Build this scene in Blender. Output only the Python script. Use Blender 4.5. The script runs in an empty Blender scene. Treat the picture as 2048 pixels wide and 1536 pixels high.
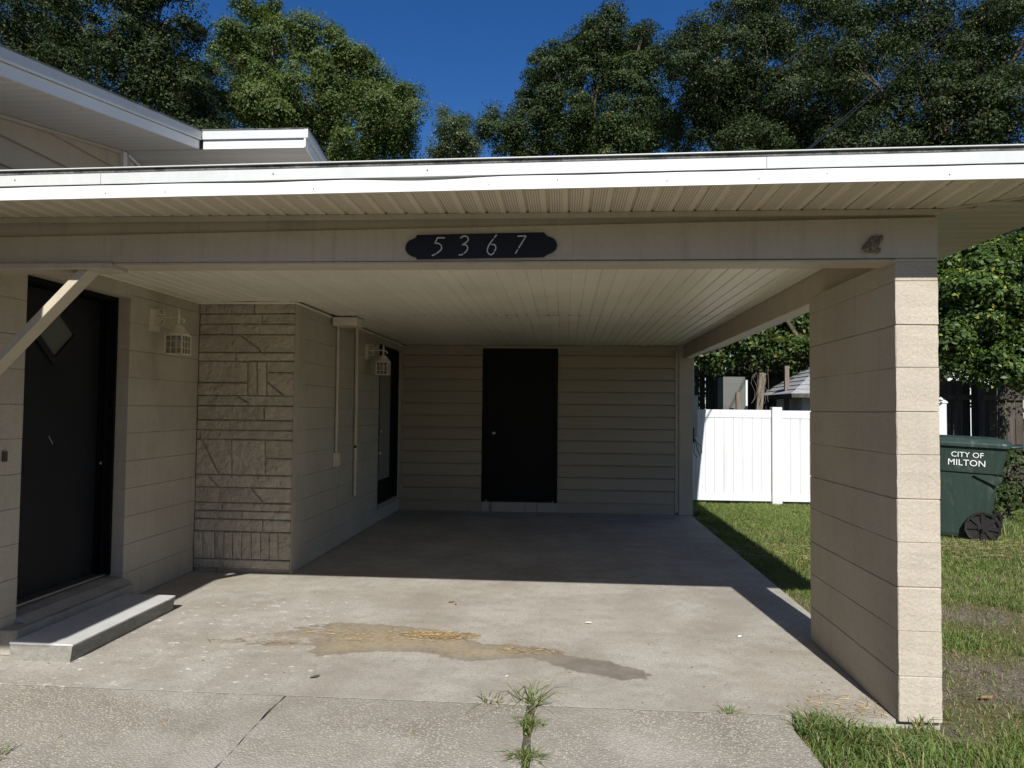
import bpy, bmesh, math, random
import numpy as np
from mathutils import Vector, Matrix
random.seed(7); RNG = np.random.default_rng(11)
SC = bpy.context.scene; COL = SC.collection
# ------------------------------------------------------------------ camera
F_PX, YAW, PITCH, ROLL, CAM_H = 1440.67, .072975, .0363656, .010263, 1.44
_f = Vector((-math.sin(YAW)*math.cos(PITCH), math.cos(YAW)*math.cos(PITCH), math.sin(PITCH)))
_r = Vector((math.cos(YAW), math.sin(YAW), 0)); _u = _r.cross(_f)
RT = math.cos(ROLL)*_r + math.sin(ROLL)*_u; UP = -math.sin(ROLL)*_r + math.cos(ROLL)*_u; FW = _f
cd = bpy.data.cameras.new('camera'); cam = bpy.data.objects.new('camera', cd); COL.objects.link(cam)
cd.sensor_width = 36; cd.lens = 36*F_PX/2048; cd.clip_start = .05; cd.clip_end = 600
M = Matrix.Identity(4)
for i in range(3): M[i][0], M[i][1], M[i][2] = RT[i], UP[i], -FW[i]
M[2][3] = CAM_H; cam.matrix_world = M; SC.camera = cam
def at(x, y, Y):
    """world point seen at photo pixel (x,y) at depth Y"""
    d = (x-1024)/F_PX*RT - (y-768)/F_PX*UP + FW
    return Vector((0, 0, CAM_H)) + d*(Y/d.y)
# ------------------------------------------------------------------ light
TO_SUN = Vector((.075, -1, .8137)).normalized()
EL = math.asin(TO_SUN.z)
W = bpy.data.worlds.new('World'); SC.world = W; W.use_nodes = True
nt = W.node_tree; nt.nodes.clear()
sky = nt.nodes.new('ShaderNodeTexSky'); sky.sky_type = 'NISHITA'; sky.sun_disc = False
sky.sun_elevation = EL; sky.sun_rotation = math.atan2(TO_SUN.x, TO_SUN.y)
sky.altitude = 0; sky.air_density = 1.0; sky.dust_density = .3; sky.ozone_density = 4.0
bg = nt.nodes.new('ShaderNodeBackground'); bg.inputs['Strength'].default_value = .072
wo = nt.nodes.new('ShaderNodeOutputWorld')
hs = nt.nodes.new('ShaderNodeHueSaturation'); hs.inputs['Saturation'].default_value = 1.3; hs.inputs['Value'].default_value = 1.0; hs.inputs['Hue'].default_value = .512
nt.links.new(sky.outputs[0], hs.inputs['Color']); nt.links.new(hs.outputs[0], bg.inputs[0]); nt.links.new(bg.outputs[0], wo.inputs[0])
sl = bpy.data.lights.new('sun', 'SUN'); sl.energy = 5.0; sl.angle = math.radians(.53); sl.color = (1, .975, .93)
so = bpy.data.objects.new('sun', sl); COL.objects.link(so)
so.rotation_euler = TO_SUN.to_track_quat('Z', 'Y').to_euler(); so.location = (2, -20, 20)
SC.view_settings.view_transform = 'Standard'; SC.view_settings.look = 'None'
SC.view_settings.exposure = 0.4; SC.view_settings.gamma = 1; SC.view_settings.use_curve_mapping = False

# ------------------------------------------------------------------ helpers
class MB:
    def __init__(s): s.v = []; s.f = []; s.sm = []
    def add(s, vs, fs, smooth=False):
        o = len(s.v); s.v += [tuple(p) for p in vs]; s.f += [[i+o for i in f] for f in fs]; s.sm += [smooth]*len(fs); return s
    def box(s, x0, x1, y0, y1, z0, z1):
        return s.add([(x0,y0,z0),(x1,y0,z0),(x1,y1,z0),(x0,y1,z0),(x0,y0,z1),(x1,y0,z1),(x1,y1,z1),(x0,y1,z1)],
                     [[0,3,2,1],[4,5,6,7],[0,1,5,4],[1,2,6,5],[2,3,7,6],[3,0,4,7]])
    def hexa(s, b, t):
        n = len(b); return s.add(list(b)+list(t), [list(range(n))[::-1], list(range(n, 2*n))]+[[i,(i+1)%n,n+(i+1)%n,n+i] for i in range(n)])
    def prism(s, poly, axis, a, b):
        """poly of 2-D points extruded along axis from a to b"""
        def P(p, t): return {'x': (t,p[0],p[1]), 'y': (p[0],t,p[1]), 'z': (p[0],p[1],t)}[axis]
        return s.hexa([P(p,a) for p in poly], [P(p,b) for p in poly])
    def tube(s, path, rad, n=8, cap=True, smooth=True):
        path = [Vector(p) for p in path]; k = len(path)
        if not hasattr(rad, '__len__'): rad = [rad]*k
        vs = []; fs = []; prev = None
        for i, p in enumerate(path):
            d = (path[min(i+1,k-1)]-path[max(i-1,0)]).normalized()
            if prev is None: a = d.orthogonal().normalized()
            else:
                a = prev - d*prev.dot(d)
                a = a.normalized() if a.length > 1e-6 else d.orthogonal().normalized()
            prev = a; b = d.cross(a)
            for j in range(n):
                t = 2*math.pi*j/n; vs.append(p+(a*math.cos(t)+b*math.sin(t))*rad[i])
        for i in range(k-1):
            for j in range(n): fs.append([i*n+j, i*n+(j+1)%n, (i+1)*n+(j+1)%n, (i+1)*n+j])
        s.add(vs, fs, smooth)
        if cap: s.add(vs[:n], [list(range(n))[::-1]]); s.add(vs[-n:], [list(range(n))])
        return s
    def lathe(s, prof, c=(0,0,0), n=16, smooth=True, sq=False):
        vs = []; fs = []
        for r, z in prof:
            for j in range(n):
                t = 2*math.pi*(j+.5)/n; vs.append((c[0]+r*math.cos(t), c[1]+r*math.sin(t), c[2]+z))
        for i in range(len(prof)-1):
            for j in range(n): fs.append([i*n+j, i*n+(j+1)%n, (i+1)*n+(j+1)%n, (i+1)*n+j])
        s.add(vs, fs, smooth); s.add(vs[:n], [list(range(n))[::-1]]); s.add(vs[-n:], [list(range(n))]); return s
    def mesh(s, name, mat):
        me = bpy.data.meshes.new(name); me.from_pydata(s.v, [], s.f)
        me.polygons.foreach_set('use_smooth', s.sm); me.materials.append(mat); me.update(); return me
    def build(s, name, mat, parent=None, bevel=0):
        me = s.mesh(name, mat)
        bm = bmesh.new(); bm.from_mesh(me)
        if bevel: 
            bmesh.ops.remove_doubles(bm, verts=bm.verts, dist=1e-5)
            es = [e for e in bm.edges if len(e.link_faces) == 2 and e.calc_face_angle(0) > .5]
            bmesh.ops.bevel(bm, geom=es, offset=bevel, segments=1, affect='EDGES', clamp_overlap=True)
        bmesh.ops.recalc_face_normals(bm, faces=bm.faces); bm.to_mesh(me); bm.free()
        return link(name, me, parent)
def link(name, me, parent=None, loc=None):
    o = bpy.data.objects.new(name, me); COL.objects.link(o)
    if parent is not None:
        o.parent = parent
        if parent.type == 'EMPTY' and not parent.get('_local'): o.location = -parent.location
    if loc is not None: o.location = Vector(o.location)+Vector(loc)
    return o
def thing(name, label, cat, loc=(0,0,0), group=None, local=False, rz=0):
    o = bpy.data.objects.new(name, None); COL.objects.link(o); o.location = loc; o.empty_display_size = .1
    o.rotation_euler.z = rz
    if local: o['_local'] = 1
    return tag(o, label, cat, group)
def tag(o, label=None, cat=None, group=None, kind=None):
    if label: o['label'] = label
    if cat: o['category'] = cat
    if group: o['group'] = group
    if kind: o['kind'] = kind
    return o
def inset(poly, d):
    n = len(poly); out = []
    area = sum(poly[i][0]*poly[(i+1)%n][1]-poly[(i+1)%n][0]*poly[i][1] for i in range(n)); sg = 1 if area > 0 else -1
    for i in range(n):
        p0, p1, p2 = Vector(poly[i-1]), Vector(poly[i]), Vector(poly[(i+1)%n])
        e1 = (p1-p0).normalized(); e2 = (p2-p1).normalized()
        n1 = Vector((-e1.y,e1.x))*sg; n2 = Vector((-e2.y,e2.x))*sg
        k = 1+n1.dot(n2); out.append(tuple(p1+(n1+n2)*(d/max(k,.25))))
    return out

# ------------------------------------------------------------------ materials
def nodes(name):
    m = bpy.data.materials.new(name); m.use_nodes = True; t = m.node_tree; t.nodes.clear()
    out = t.nodes.new('ShaderNodeOutputMaterial'); b = t.nodes.new('ShaderNodeBsdfPrincipled')
    t.links.new(b.outputs[0], out.inputs[0]); return m, t, b, out
def N(t, typ, ins=None, **kw):
    n = t.nodes.new(typ)
    for k, v in kw.items(): setattr(n, k, v)
    for k, v in (ins or {}).items():
        s = n.inputs[k]
        if isinstance(v, bpy.types.NodeSocket): t.links.new(v, s)
        else: s.default_value = v
    return n
def math_(t, op, a, b=0.0, c=None, clamp=False):
    n = N(t, 'ShaderNodeMath', operation=op, use_clamp=clamp)
    for i, v in enumerate((a, b) if c is None else (a, b, c)):
        if isinstance(v, bpy.types.NodeSocket): t.links.new(v, n.inputs[i])
        else: n.inputs[i].default_value = v
    return n.outputs[0]
def mix(t, f, a, b, mode='MIX'):
    n = N(t, 'ShaderNodeMix', data_type='RGBA', blend_type=mode)
    for s, v in ((n.inputs[0], f), (n.inputs[6], a), (n.inputs[7], b)):
        if isinstance(v, bpy.types.NodeSocket): t.links.new(v, s)
        elif hasattr(v, '__len__'): s.default_value = (*v[:3], 1)
        else: s.default_value = v
    return n.outputs[2]
def noise(t, pos, scale, detail=4, rough=.55, out=0):
    return N(t, 'ShaderNodeTexNoise', {'Vector': pos, 'Scale': scale, 'Detail': detail, 'Roughness': rough}).outputs[out]
def ramp(t, v, a, b, lo=0., hi=1.):
    n = N(t, 'ShaderNodeMapRange', {'Value': v, 'From Min': a, 'From Max': b, 'To Min': lo, 'To Max': hi}, interpolation_type='SMOOTHSTEP'); return n.outputs[0]
def gpos(t): return N(t, 'ShaderNodeNewGeometry').outputs['Position']
def scaled(t, pos, s):
    n = N(t, 'ShaderNodeVectorMath', operation='MULTIPLY'); t.links.new(pos, n.inputs[0]); n.inputs[1].default_value = s; return n.outputs[0]
def bump(t, b, h, strength, dist):
    n = N(t, 'ShaderNodeBump', {'Height': h, 'Strength': strength, 'Distance': dist}); t.links.new(n.outputs[0], b.inputs['Normal'])
def setp(b, rough=.6, spec=.4, metal=0):
    b.inputs['Roughness'].default_value = rough; b.inputs['Specular IOR Level'].default_value = spec; b.inputs['Metallic'].default_value = metal
def mat(name, col, rough=.6, spec=.35, var=.12, vs=2.5, fine=.05, bs=90, bd=.002, bst=.5, metal=0, streak=0, dirt=None, dsc=1.2, dth=(.55,.75), rnd=0, stretch=(1,1,1)):
    m, t, b, o = nodes(name); setp(b, rough, spec, metal); p = scaled(t, gpos(t), stretch)
    c = mix(t, ramp(t, noise(t, p, vs, 5), .3, .7), [x*(1-var) for x in col], [min(x*(1+var),.9) for x in col])
    if fine: c = mix(t, ramp(t, noise(t, p, bs*1.7, 3), .35, .65), mix(t, 1, c, [1-fine*2]*3, 'MULTIPLY'), c)
    if dirt: c = mix(t, math_(t, 'MULTIPLY', ramp(t, noise(t, p, dsc, 8, .65), *dth), .75), c, dirt)
    if streak: c = mix(t, math_(t, 'MULTIPLY', ramp(t, noise(t, scaled(t, p, (9,9,.7)), 1.6, 6, .65), .48, .75), streak), c, [x*.6 for x in col])
    if rnd:
        ri = N(t, 'ShaderNodeObjectInfo').outputs['Random']
        c = mix(t, 1, c, N(t, 'ShaderNodeCombineColor', {0: ramp(t, ri, 0, 1, 1-rnd, 1), 1: ramp(t, ri, 0, 1, 1-rnd, 1), 2: ramp(t, ri, 0, 1, 1-rnd*1.1, 1)}).outputs[0], 'MULTIPLY')
    t.links.new(c, b.inputs['Base Color'])
    if bst: bump(t, b, noise(t, p, bs, 5, .6), bst, bd)
    return m
BEIGE = (.455, .402, .322)
M_block = mat('painted_block', BEIGE, .75, .2, .06, 2.0, .05, 55, .006, .8, streak=.22, dirt=(.33,.285,.22), dsc=2.6, dth=(.56,.8), rnd=.05)
M_core = mat('mortar', (.42,.37,.30), .9, .1)
M_stone = mat('painted_stone', (.475,.415,.325), .55, .45, .08, 3, .05, 9, .06, 1.0, rnd=.15, dirt=(.34,.28,.21), dsc=3, dth=(.6,.85))
M_trim = mat('beige_wood_trim', (.475,.41,.315), .55, .35, .06, 2, .03, 60, .0015, .5, streak=.4, dirt=(.34,.29,.22), dsc=1.8, dth=(.58,.82))
M_ceil = mat('vinyl_ceiling', (.82,.76,.625), .45, .4, .05, 1.2, .02, 40, .001, .3, dirt=(.47,.40,.29), dsc=1.1, dth=(.58,.85), rnd=.05)
M_white = mat('white_metal', (.70,.70,.69), .4, .4, .03, 2, .0, 30, .0015, .35, dirt=(.62,.60,.54), dsc=4, dth=(.68,.9))
M_fascia2 = mat('white_drip_edge', (.54,.55,.54), .38, .4, .04, 2, .02, 14, .002, .3, dirt=(.42,.42,.39), dsc=6, dth=(.63,.85))
M_roofedge = mat('roof_edge', (.16,.16,.15), .8, .2, .3, 8, .2, 60, .004, .8, dirt=(.03,.03,.03), dsc=9, dth=(.5,.6))
M_shingle = mat('shingle', (.16,.155,.15), .9, .15, .2, 10, .2, 120, .004, .8)
M_siding = mat('beige_siding', (.37,.31,.23), .5, .3, .05, 1.5, .03, 50, .001, .35, rnd=.06, dirt=(.36,.30,.23), dsc=2, dth=(.62,.85), stretch=(.4,1,1))
M_black = mat('black_paint', (.005,.005,.006), .55, .15, .2, 2, .0, 50, .001, .3)
M_charcoal = mat('charcoal_door_paint', (.011,.0115,.014), .55, .2, .15, 3, .0, 45, .001, .3)
M_cream = mat('cream_metal', (.62,.55,.44), .4, .45, .06, 8, .0, 40, .001, .2)
M_pipe = mat('painted_conduit', (.55,.49,.39), .5, .4, .08, 5, .03, 50, .001, .3, dirt=(.3,.26,.2), dsc=9, dth=(.66,.8))
M_navy = mat('navy_plaque', (.011,.0125,.018), .5, .2, .1, 5, .0, 60, .0005, .2)
M_digit = mat('silver_digit', (.55,.54,.52), .4, .5, .05, 9, 0, 50, .0005, .1)
M_nest = mat('mud_nest', (.30,.235,.175), .95, .1, .4, 25, .3, 60, .01, 1)
M_vinyl = mat('white_vinyl', (.62,.63,.63), .35, .4, .02, 2, .0, 30, .001, .15, streak=.35, dirt=(.5,.5,.42), dsc=3.2, dth=(.6,.8))
M_wood = mat('weathered_wood', (.10,.085,.07), .9, .15, .3, 3, .2, 60, .003, .6, rnd=.4, stretch=(6,6,.6))
M_woodpale = mat('grey_post_wood', (.2,.165,.125), .9, .15, .25, 5, .15, 60, .003, .6, stretch=(6,6,.6))
M_bin = mat('green_bin_plastic', (.025,.045,.036), .5, .4, .15, 3, .08, 60, .001, .4, streak=.5, dirt=(.10,.115,.10), dsc=9, dth=(.52,.75), stretch=(1,1,.35))
M_rubber = mat('black_rubber', (.022,.02,.02), .8, .25, .3, 8, .1, 60, .002, .5)
M_letter = mat('white_lettering', (.85,.86,.85), .5, .3, .02)
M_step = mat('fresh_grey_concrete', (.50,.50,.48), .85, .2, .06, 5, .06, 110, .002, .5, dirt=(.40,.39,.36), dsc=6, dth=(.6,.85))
M_stepside = mat('shade_darkened_rough_concrete', (.27,.26,.225), .95, .15, .12, 18, .15, 70, .004, .8, stretch=(1,.4,2))  # rough step sides; the shade on them is put into the darker grey
M_sill = mat('old_concrete_sill', (.36,.33,.28), .85, .2, .12, 6, .1, 80, .003, .6)
M_steel = mat('dull_steel', (.5,.48,.44), .3, .5, .05, 5, 0, 50, .0005, .1, metal=.9)
M_cable = mat('black_cable', (.012,.012,.012), .6, .3, 0)
M_greybox = mat('grey_meter_box', (.42,.42,.40), .5, .4, .06, 6)
M_locker = mat('shade_darkened_locker', (.125,.13,.11), .6, .3, .06, 6)  # tree shade over the locker is put into this darker colour
M_whitewall = mat('white_shed_wall', (.62,.63,.6), .6, .3, .05, 3)
M_greyshingle = mat('pale_grey_shingle', (.34,.345,.35), .9, .15, .15, 14, .2, 100, .003, .8)
M_bark = mat('bark', (.13,.105,.08), .95, .1, .35, 6, .2, 25, .02, 1, stretch=(2,2,.5))
M_paintchip = mat('white_chip', (.8,.78,.74), .7, .2, .05)
def m_soffit(name, col, px, ax, dark=1.0):
    m, t, b, o = nodes(name); setp(b, .5, .35); p = gpos(t)
    s = N(t, 'ShaderNodeSeparateXYZ', {0: p}); X, Y = s.outputs[0], s.outputs[1]
    def cell(v, d): return math_(t, 'ABSOLUTE', math_(t, 'SUBTRACT', math_(t, 'FRACT', math_(t, 'DIVIDE', v, d)), .5))
    h = math_(t, 'SQRT', math_(t, 'ADD', math_(t, 'POWER', cell(X, px), 2), math_(t, 'POWER', cell(Y, px), 2)))
    hole = math_(t, 'LESS_THAN', h, .25)
    band = math_(t, 'LESS_THAN', cell(X if ax == 0 else Y, .1016), .33)
    c = mix(t, ramp(t, noise(t, p, 1.4, 5), .3, .7), [x*.93 for x in col], col)
    c = mix(t, math_(t, 'MULTIPLY', ramp(t, noise(t, p, 2.3, 8, .65), .62, .8), .6), c, (.33,.28,.2))
    c = mix(t, math_(t, 'MULTIPLY', math_(t, 'MULTIPLY', hole, band), dark), c, (.03,.027,.022))
    t.links.new(c, b.inputs['Base Color']); return m
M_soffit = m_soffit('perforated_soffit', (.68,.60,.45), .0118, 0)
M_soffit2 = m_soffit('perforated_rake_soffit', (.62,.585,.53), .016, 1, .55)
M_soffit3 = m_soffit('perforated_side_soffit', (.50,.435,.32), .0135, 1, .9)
def m_glass(name, col, rough=.05):
    m, t, b, o = nodes(name); setp(b, rough, .5); b.inputs['Base Color'].default_value = (*col, 1); return m
M_pane = m_glass('dark_window_pane', (.05,.055,.05), .04)
M_paneb = m_glass('frosted_pane', (.10,.105,.095), .15)
def m_lantern_glass():
    m, t, b, o = nodes('lantern_glass'); setp(b, .15, .5); b.inputs['Base Color'].default_value = (.5,.47,.4,1)
    b.inputs['Transmission Weight'].default_value = .8; b.inputs['IOR'].default_value = 1.1; return m
M_lglass = m_lantern_glass()
def m_leaf(name, c1, c2, rough=.35, tr=.25, spec=.5, yel=.04, yc=(.20,.16,.03)):
    m, t, b, o = nodes(name); setp(b, rough, spec)
    g = N(t, 'ShaderNodeNewGeometry'); r = g.outputs['Random Per Island']; p = g.outputs['Position']
    c = mix(t, r, c1, c2)
    c = mix(t, math_(t, 'MULTIPLY', ramp(t, noise(t, p, .7, 3), .35, .7), .5), c, [x*1.25 for x in c2])
    c = mix(t, math_(t, 'LESS_THAN', math_(t, 'FRACT', math_(t, 'MULTIPLY', r, 57.3)), yel), c, yc)
    t.links.new(c, b.inputs['Base Color'])
    tl = N(t, 'ShaderNodeBsdfTranslucent', {'Color': mix(t, 1, c, (1.3,1.5,.6), 'MULTIPLY')})
    ms = N(t, 'ShaderNodeMixShader', {0: tr, 1: b.outputs[0], 2: tl.outputs[0]}); t.links.new(ms.outputs[0], o.inputs[0]); return m
M_oak = m_leaf('oak_leaves', (.018,.031,.010), (.043,.066,.017), .6, .18, .3, yel=.015)
M_oakdark = m_leaf('dark_oak_leaves', (.013,.023,.008), (.036,.055,.014), .6, .16, .3, yel=.012)
M_camphor = m_leaf('camphor_leaves', (.05,.078,.022), (.088,.122,.030), .6, .25, .3, yel=.02)
M_willow = m_leaf('thin_tree_leaves', (.045,.068,.03), (.08,.11,.045), .45, .25)
M_privet = m_leaf('privet_leaves', (.025,.052,.011), (.066,.112,.021), .5, .28, .35, yel=.08, yc=(.26,.28,.05))
M_vine = m_leaf('vine_leaves', (.022,.043,.010), (.062,.095,.02), .5, .28, .35)
M_grass = m_leaf('grass_blades', (.075,.12,.025), (.165,.225,.055), .5, .3, .3, yel=.14, yc=(.30,.25,.12))
M_weed = m_leaf('weed_blades', (.08,.13,.035), (.17,.23,.07), .5, .3, .3, yel=.15, yc=(.34,.27,.13))
M_needle = m_leaf('pine_needle', (.34,.23,.11), (.50,.38,.21), .6, .1, .2, yel=.1, yc=(.2,.12,.05))
M_thatch = m_leaf('thatch', (.20,.15,.085), (.34,.27,.16), .8, .1, .1, yel=.2, yc=(.13,.10,.06))
M_dry = m_leaf('dry_leaf', (.14,.08,.035), (.3,.2,.1), .6, .15, .2)

def m_ground():
    m, t, b, o = nodes('lawn_soil'); setp(b, .95, .1); p = gpos(t)
    soil = mix(t, ramp(t, noise(t, p, 9, 8, .7), .3, .7), (.12,.095,.072), (.27,.23,.185))
    soil = mix(t, ramp(t, noise(t, p, 90, 5, .75), .5, .66), soil, (.075,.055,.04))
    soil = mix(t, math_(t, 'MULTIPLY', ramp(t, noise(t, p, 55, 4, .75), .6, .7), .6), soil, (.36,.30,.22))
    th = mix(t, ramp(t, noise(t, p, 60, 4), .35, .65), (.085,.10,.03), (.19,.18,.075))
    c = mix(t, ramp(t, noise(t, p, 1.1, 6, .6), .40, .62), th, soil)
    far = mix(t, ramp(t, noise(t, p, 4, 5), .3, .7), (.06,.085,.02), (.11,.135,.04))
    yy = N(t, 'ShaderNodeSeparateXYZ', {0: p}).outputs[1]
    c = mix(t, ramp(t, yy, 12, 20), c, far)
    t.links.new(c, b.inputs['Base Color']); bump(t, b, noise(t, p, 40, 8, .7), .9, .03); return m
M_ground = m_ground()
def m_floor():
    m, t, b, o = nodes('stained_concrete'); setp(b, .8, .25); p = gpos(t)
    a = N(t, 'ShaderNodeAttribute', attribute_name='stain', attribute_type='GEOMETRY').outputs['Fac']
    a2 = N(t, 'ShaderNodeAttribute', attribute_name='tan', attribute_type='GEOMETRY').outputs['Fac']
    c = mix(t, ramp(t, noise(t, p, 1.3, 6, .6), .3, .7), (.30,.27,.225), (.41,.385,.335))
    c = mix(t, math_(t, 'MULTIPLY', ramp(t, noise(t, p, 2.7, 9, .72), .45, .66), .5), c, (.47,.445,.40))
    c = mix(t, math_(t, 'MULTIPLY', ramp(t, noise(t, scaled(t, p, (.8,1.3,1)), 1.9, 9, .75), .48, .68), .5), c, (.235,.21,.175))
    c = mix(t, math_(t, 'MULTIPLY', ramp(t, noise(t, p, 11, 8, .75), .48, .66), .45), c, (.24,.215,.18))
    c = mix(t, math_(t, 'MULTIPLY', ramp(t, noise(t, p, 70, 4, .7), .42, .66), .5), c, (.19,.165,.135))
    c = mix(t, math_(t, 'MULTIPLY', ramp(t, noise(t, p, 31, 5, .75), .63, .70), .7), c, (.13,.115,.095))
    c = mix(t, math_(t, 'MULTIPLY', ramp(t, noise(t, scaled(t, p, (1,1,1)), 23, 5, .75), .655, .70), .5), c, (.55,.52,.47))
    s = N(t, 'ShaderNodeSeparateXYZ', {0: p}); X, Y = s.outputs[0], s.outputs[1]
    # hairline cracks
    cv = N(t, 'ShaderNodeTexVoronoi', {'Vector': mix(t, .12, p, noise(t, p, 3, 5, .6, 1)), 'Scale': .55}, feature='DISTANCE_TO_EDGE').outputs['Distance']
    c = mix(t, math_(t, 'MULTIPLY', ramp(t, cv, .0025, .001), .12), c, (.12,.10,.085))
    # white paint spatter, mostly by the step
    near = math_(t, 'MULTIPLY', ramp(t, X, -1.0, -1.7), ramp(t, Y, 5.9, 5.2))
    sp = ramp(t, math_(t, 'ADD', noise(t, scaled(t, p, (.8,1.6,1)), 13, 6, .7), math_(t, 'MULTIPLY', near, .085)), .685, .71)
    c = mix(t, math_(t, 'MULTIPLY', sp, .75), c, (.66,.64,.60))
    # wet / dirt stain
    e = math_(t, 'ADD', a, math_(t, 'MULTIPLY', math_(t, 'SUBTRACT', noise(t, p, 8, 10, .78), .5), 1.1))
    st = ramp(t, e, .41, .56)
    rim = math_(t, 'MULTIPLY', ramp(t, e, .42, .48), ramp(t, e, .60, .52))
    sc = mix(t, ramp(t, noise(t, p, 5, 5), .3, .7), (.14,.12,.095), (.195,.17,.14))
    sc = mix(t, a2, sc, mix(t, ramp(t, noise(t, p, 30, 5), .35, .65), (.215,.172,.112), (.30,.25,.17)))
    c = mix(t, math_(t, 'MULTIPLY', math_(t, 'MULTIPLY', st, ramp(t, noise(t, p, 6, 7, .7), .25, .6, .6, 1)), .95), c, sc)
    c = mix(t, math_(t, 'MULTIPLY', rim, .5), c, (.17,.14,.11))
    c = mix(t, math_(t, 'MULTIPLY', math_(t, 'MULTIPLY', a2, ramp(t, noise(t, p, 4, 6, .7), .4, .65)), .45), c, (.34,.275,.175))
    t.links.new(c, b.inputs['Base Color'])
    bump(t, b, math_(t, 'ADD', noise(t, p, 120, 4), math_(t, 'MULTIPLY', noise(t, p, 6, 4), 1.5)), .35, .004); return m
M_floor = m_floor()
def m_aggregate():
    m, t, b, o = nodes('exposed_aggregate'); setp(b, .85, .25); p = gpos(t)
    v = N(t, 'ShaderNodeTexVoronoi', {'Vector': p, 'Scale': 95.0, 'Randomness': 1.0}); d = v.outputs['Distance']
    rc = N(t, 'ShaderNodeSeparateColor', {0: v.outputs['Color']}).outputs[0]
    peb = mix(t, rc, (.20,.165,.125), (.56,.51,.43))
    base = mix(t, ramp(t, noise(t, p, 2.2, 7, .65), .3, .7), (.235,.21,.17), (.36,.33,.28))
    c = mix(t, math_(t, 'MULTIPLY', ramp(t, d, .55, .35), ramp(t, math_(t, 'ADD', rc, math_(t, 'MULTIPLY', noise(t, p, 1.7, 5), .9)), .68, 1.0)), base, peb)
    c = mix(t, math_(t, 'MULTIPLY', ramp(t, noise(t, p, 1.1, 8, .7), .45, .64), .5), c, (.17,.15,.122))
    c = mix(t, math_(t, 'MULTIPLY', ramp(t, noise(t, p, .9, 6, .6), .48, .66), .5), c, (.47,.44,.39))
    t.links.new(c, b.inputs['Base Color'])
    bump(t, b, math_(t, 'ADD', math_(t, 'MULTIPLY', d, -.8), noise(t, p, 200, 3)), .7, .006); return m
M_agg = m_aggregate()

# ------------------------------------------------------------------ ground, floor, driveway
g = MB().add([(-200,-120,-.04),(200,-120,-.04),(200,300,-.04),(-200,300,-.04)], [[0,1,2,3]]).build('ground', M_ground); tag(g, kind='structure')
SLAB_X, JOINT_Y, BACK_Y = 1.772, 3.579, 10.278
STAIN = [(-2.1,4.278),(-1.85,4.60),(-1.514,4.80),(-1.083,4.77),(-.75,4.69),(-.62,4.56),(-.50,4.46),(-.322,4.464),(-.17,4.44),(-.046,4.40),(.0,4.30),(.216,4.253),(.40,4.13),(.478,4.042),(.45,3.985),(.31,3.973),(.16,4.03),(.02,4.09),(-.07,4.19),(-.2,4.26),(-.414,4.19),(-.55,4.16),(-.652,4.206),(-.80,4.29),(-.966,4.287),(-1.2,4.25),(-1.421,4.152),(-1.49,4.22),(-1.47,4.344),(-1.701,4.33)]
def poly_dist(P, poly):
    poly = np.array(poly); n = len(poly); d = np.full(len(P), 1e9); ins = np.zeros(len(P), bool)
    for i in range(n):
        a, b = poly[i], poly[(i+1)%n]; e = b-a
        t = np.clip(((P-a)@e)/(e@e), 0, 1); q = P-(a+t[:,None]*e); d = np.minimum(d, np.hypot(q[:,0],q[:,1]))
        c = (a[1] > P[:,1]) != (b[1] > P[:,1])
        with np.errstate(divide='ignore', invalid='ignore'): xx = a[0]+(P[:,1]-a[1])*(b[0]-a[0])/(b[1]-a[1])
        ins ^= c & (P[:,0] < xx)
    return np.where(ins, d, -d)
def floor_mesh():
    xs = np.concatenate([np.arange(-3.30,-2.25,.07), np.arange(-2.25,.65,.012), np.linspace(.65,SLAB_X,16)])
    ys = np.concatenate([[JOINT_Y], np.arange(3.65,3.86,.07), np.arange(3.87,5.05,.012), np.arange(5.07,10.3,.16), [10.4]])
    X, Y = np.meshgrid(xs, ys); P = np.stack([X.ravel(), Y.ravel()], 1); nx, ny = len(xs), len(ys)
    edge = P[:,0] > SLAB_X-1e-6
    V = np.concatenate([P, np.zeros((len(P),1))], 1)
    i = np.arange(nx-1)[None,:]+np.arange(ny-1)[:,None]*nx; i = i.ravel()
    Fq = np.stack([i, i+1, i+1+nx, i+nx], 1)
    # skirt on the right and the front edge
    r = np.arange(ny)*nx+nx-1; fr = np.arange(nx); base = len(V)
    Vr = V[r].copy(); Vr[:,2] = -.12; Vf = V[fr].copy(); Vf[:,2] = -.12
    V2 = np.concatenate([V, Vr, Vf])
    q1 = [[r[k], base+k, base+k+1, r[k+1]] for k in range(ny-1)]; b2 = base+ny
    q2 = [[fr[k], b2+k, b2+k+1, fr[k+1]] for k in range(nx-1)]
    me = bpy.data.meshes.new('carport_floor'); me.from_pydata(V2.tolist(), [], Fq.tolist()+q1+q2)
    d = poly_dist(P, STAIN); s = np.clip(.5+d/.17, 0, 1); 
    soft = np.clip((P[:,0]+2.15)/.75, .0, 1); s = np.where(P[:,0] < -1.42, np.minimum(s, .30+.28*soft), s)
    tan = np.clip(.5+d/.25, 0, 1)*np.clip((.05-P[:,0])/.25, 0, 1)
    # ochre film at the foot of the stone panel
    tan = np.maximum(tan, np.clip(1-np.hypot((P[:,0]+2.75)/.75, (P[:,1]-5.95)/.55), 0, 1)*.9)
    tan = np.maximum(tan, np.clip(1-np.hypot((P[:,0]-1.2)/.6, (P[:,1]-3.9)/.5), 0, 1)*.5)
    for nme, arr in (('stain', s), ('tan', tan)):
        at_ = me.attributes.new(nme, 'FLOAT', 'POINT'); at_.data.foreach_set('value', np.concatenate([arr, np.zeros(len(V2)-len(P))]).astype(np.float32))
    me.materials.append(M_floor); me.update(); o = link('carport_floor', me); tag(o, kind='structure'); return o
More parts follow.
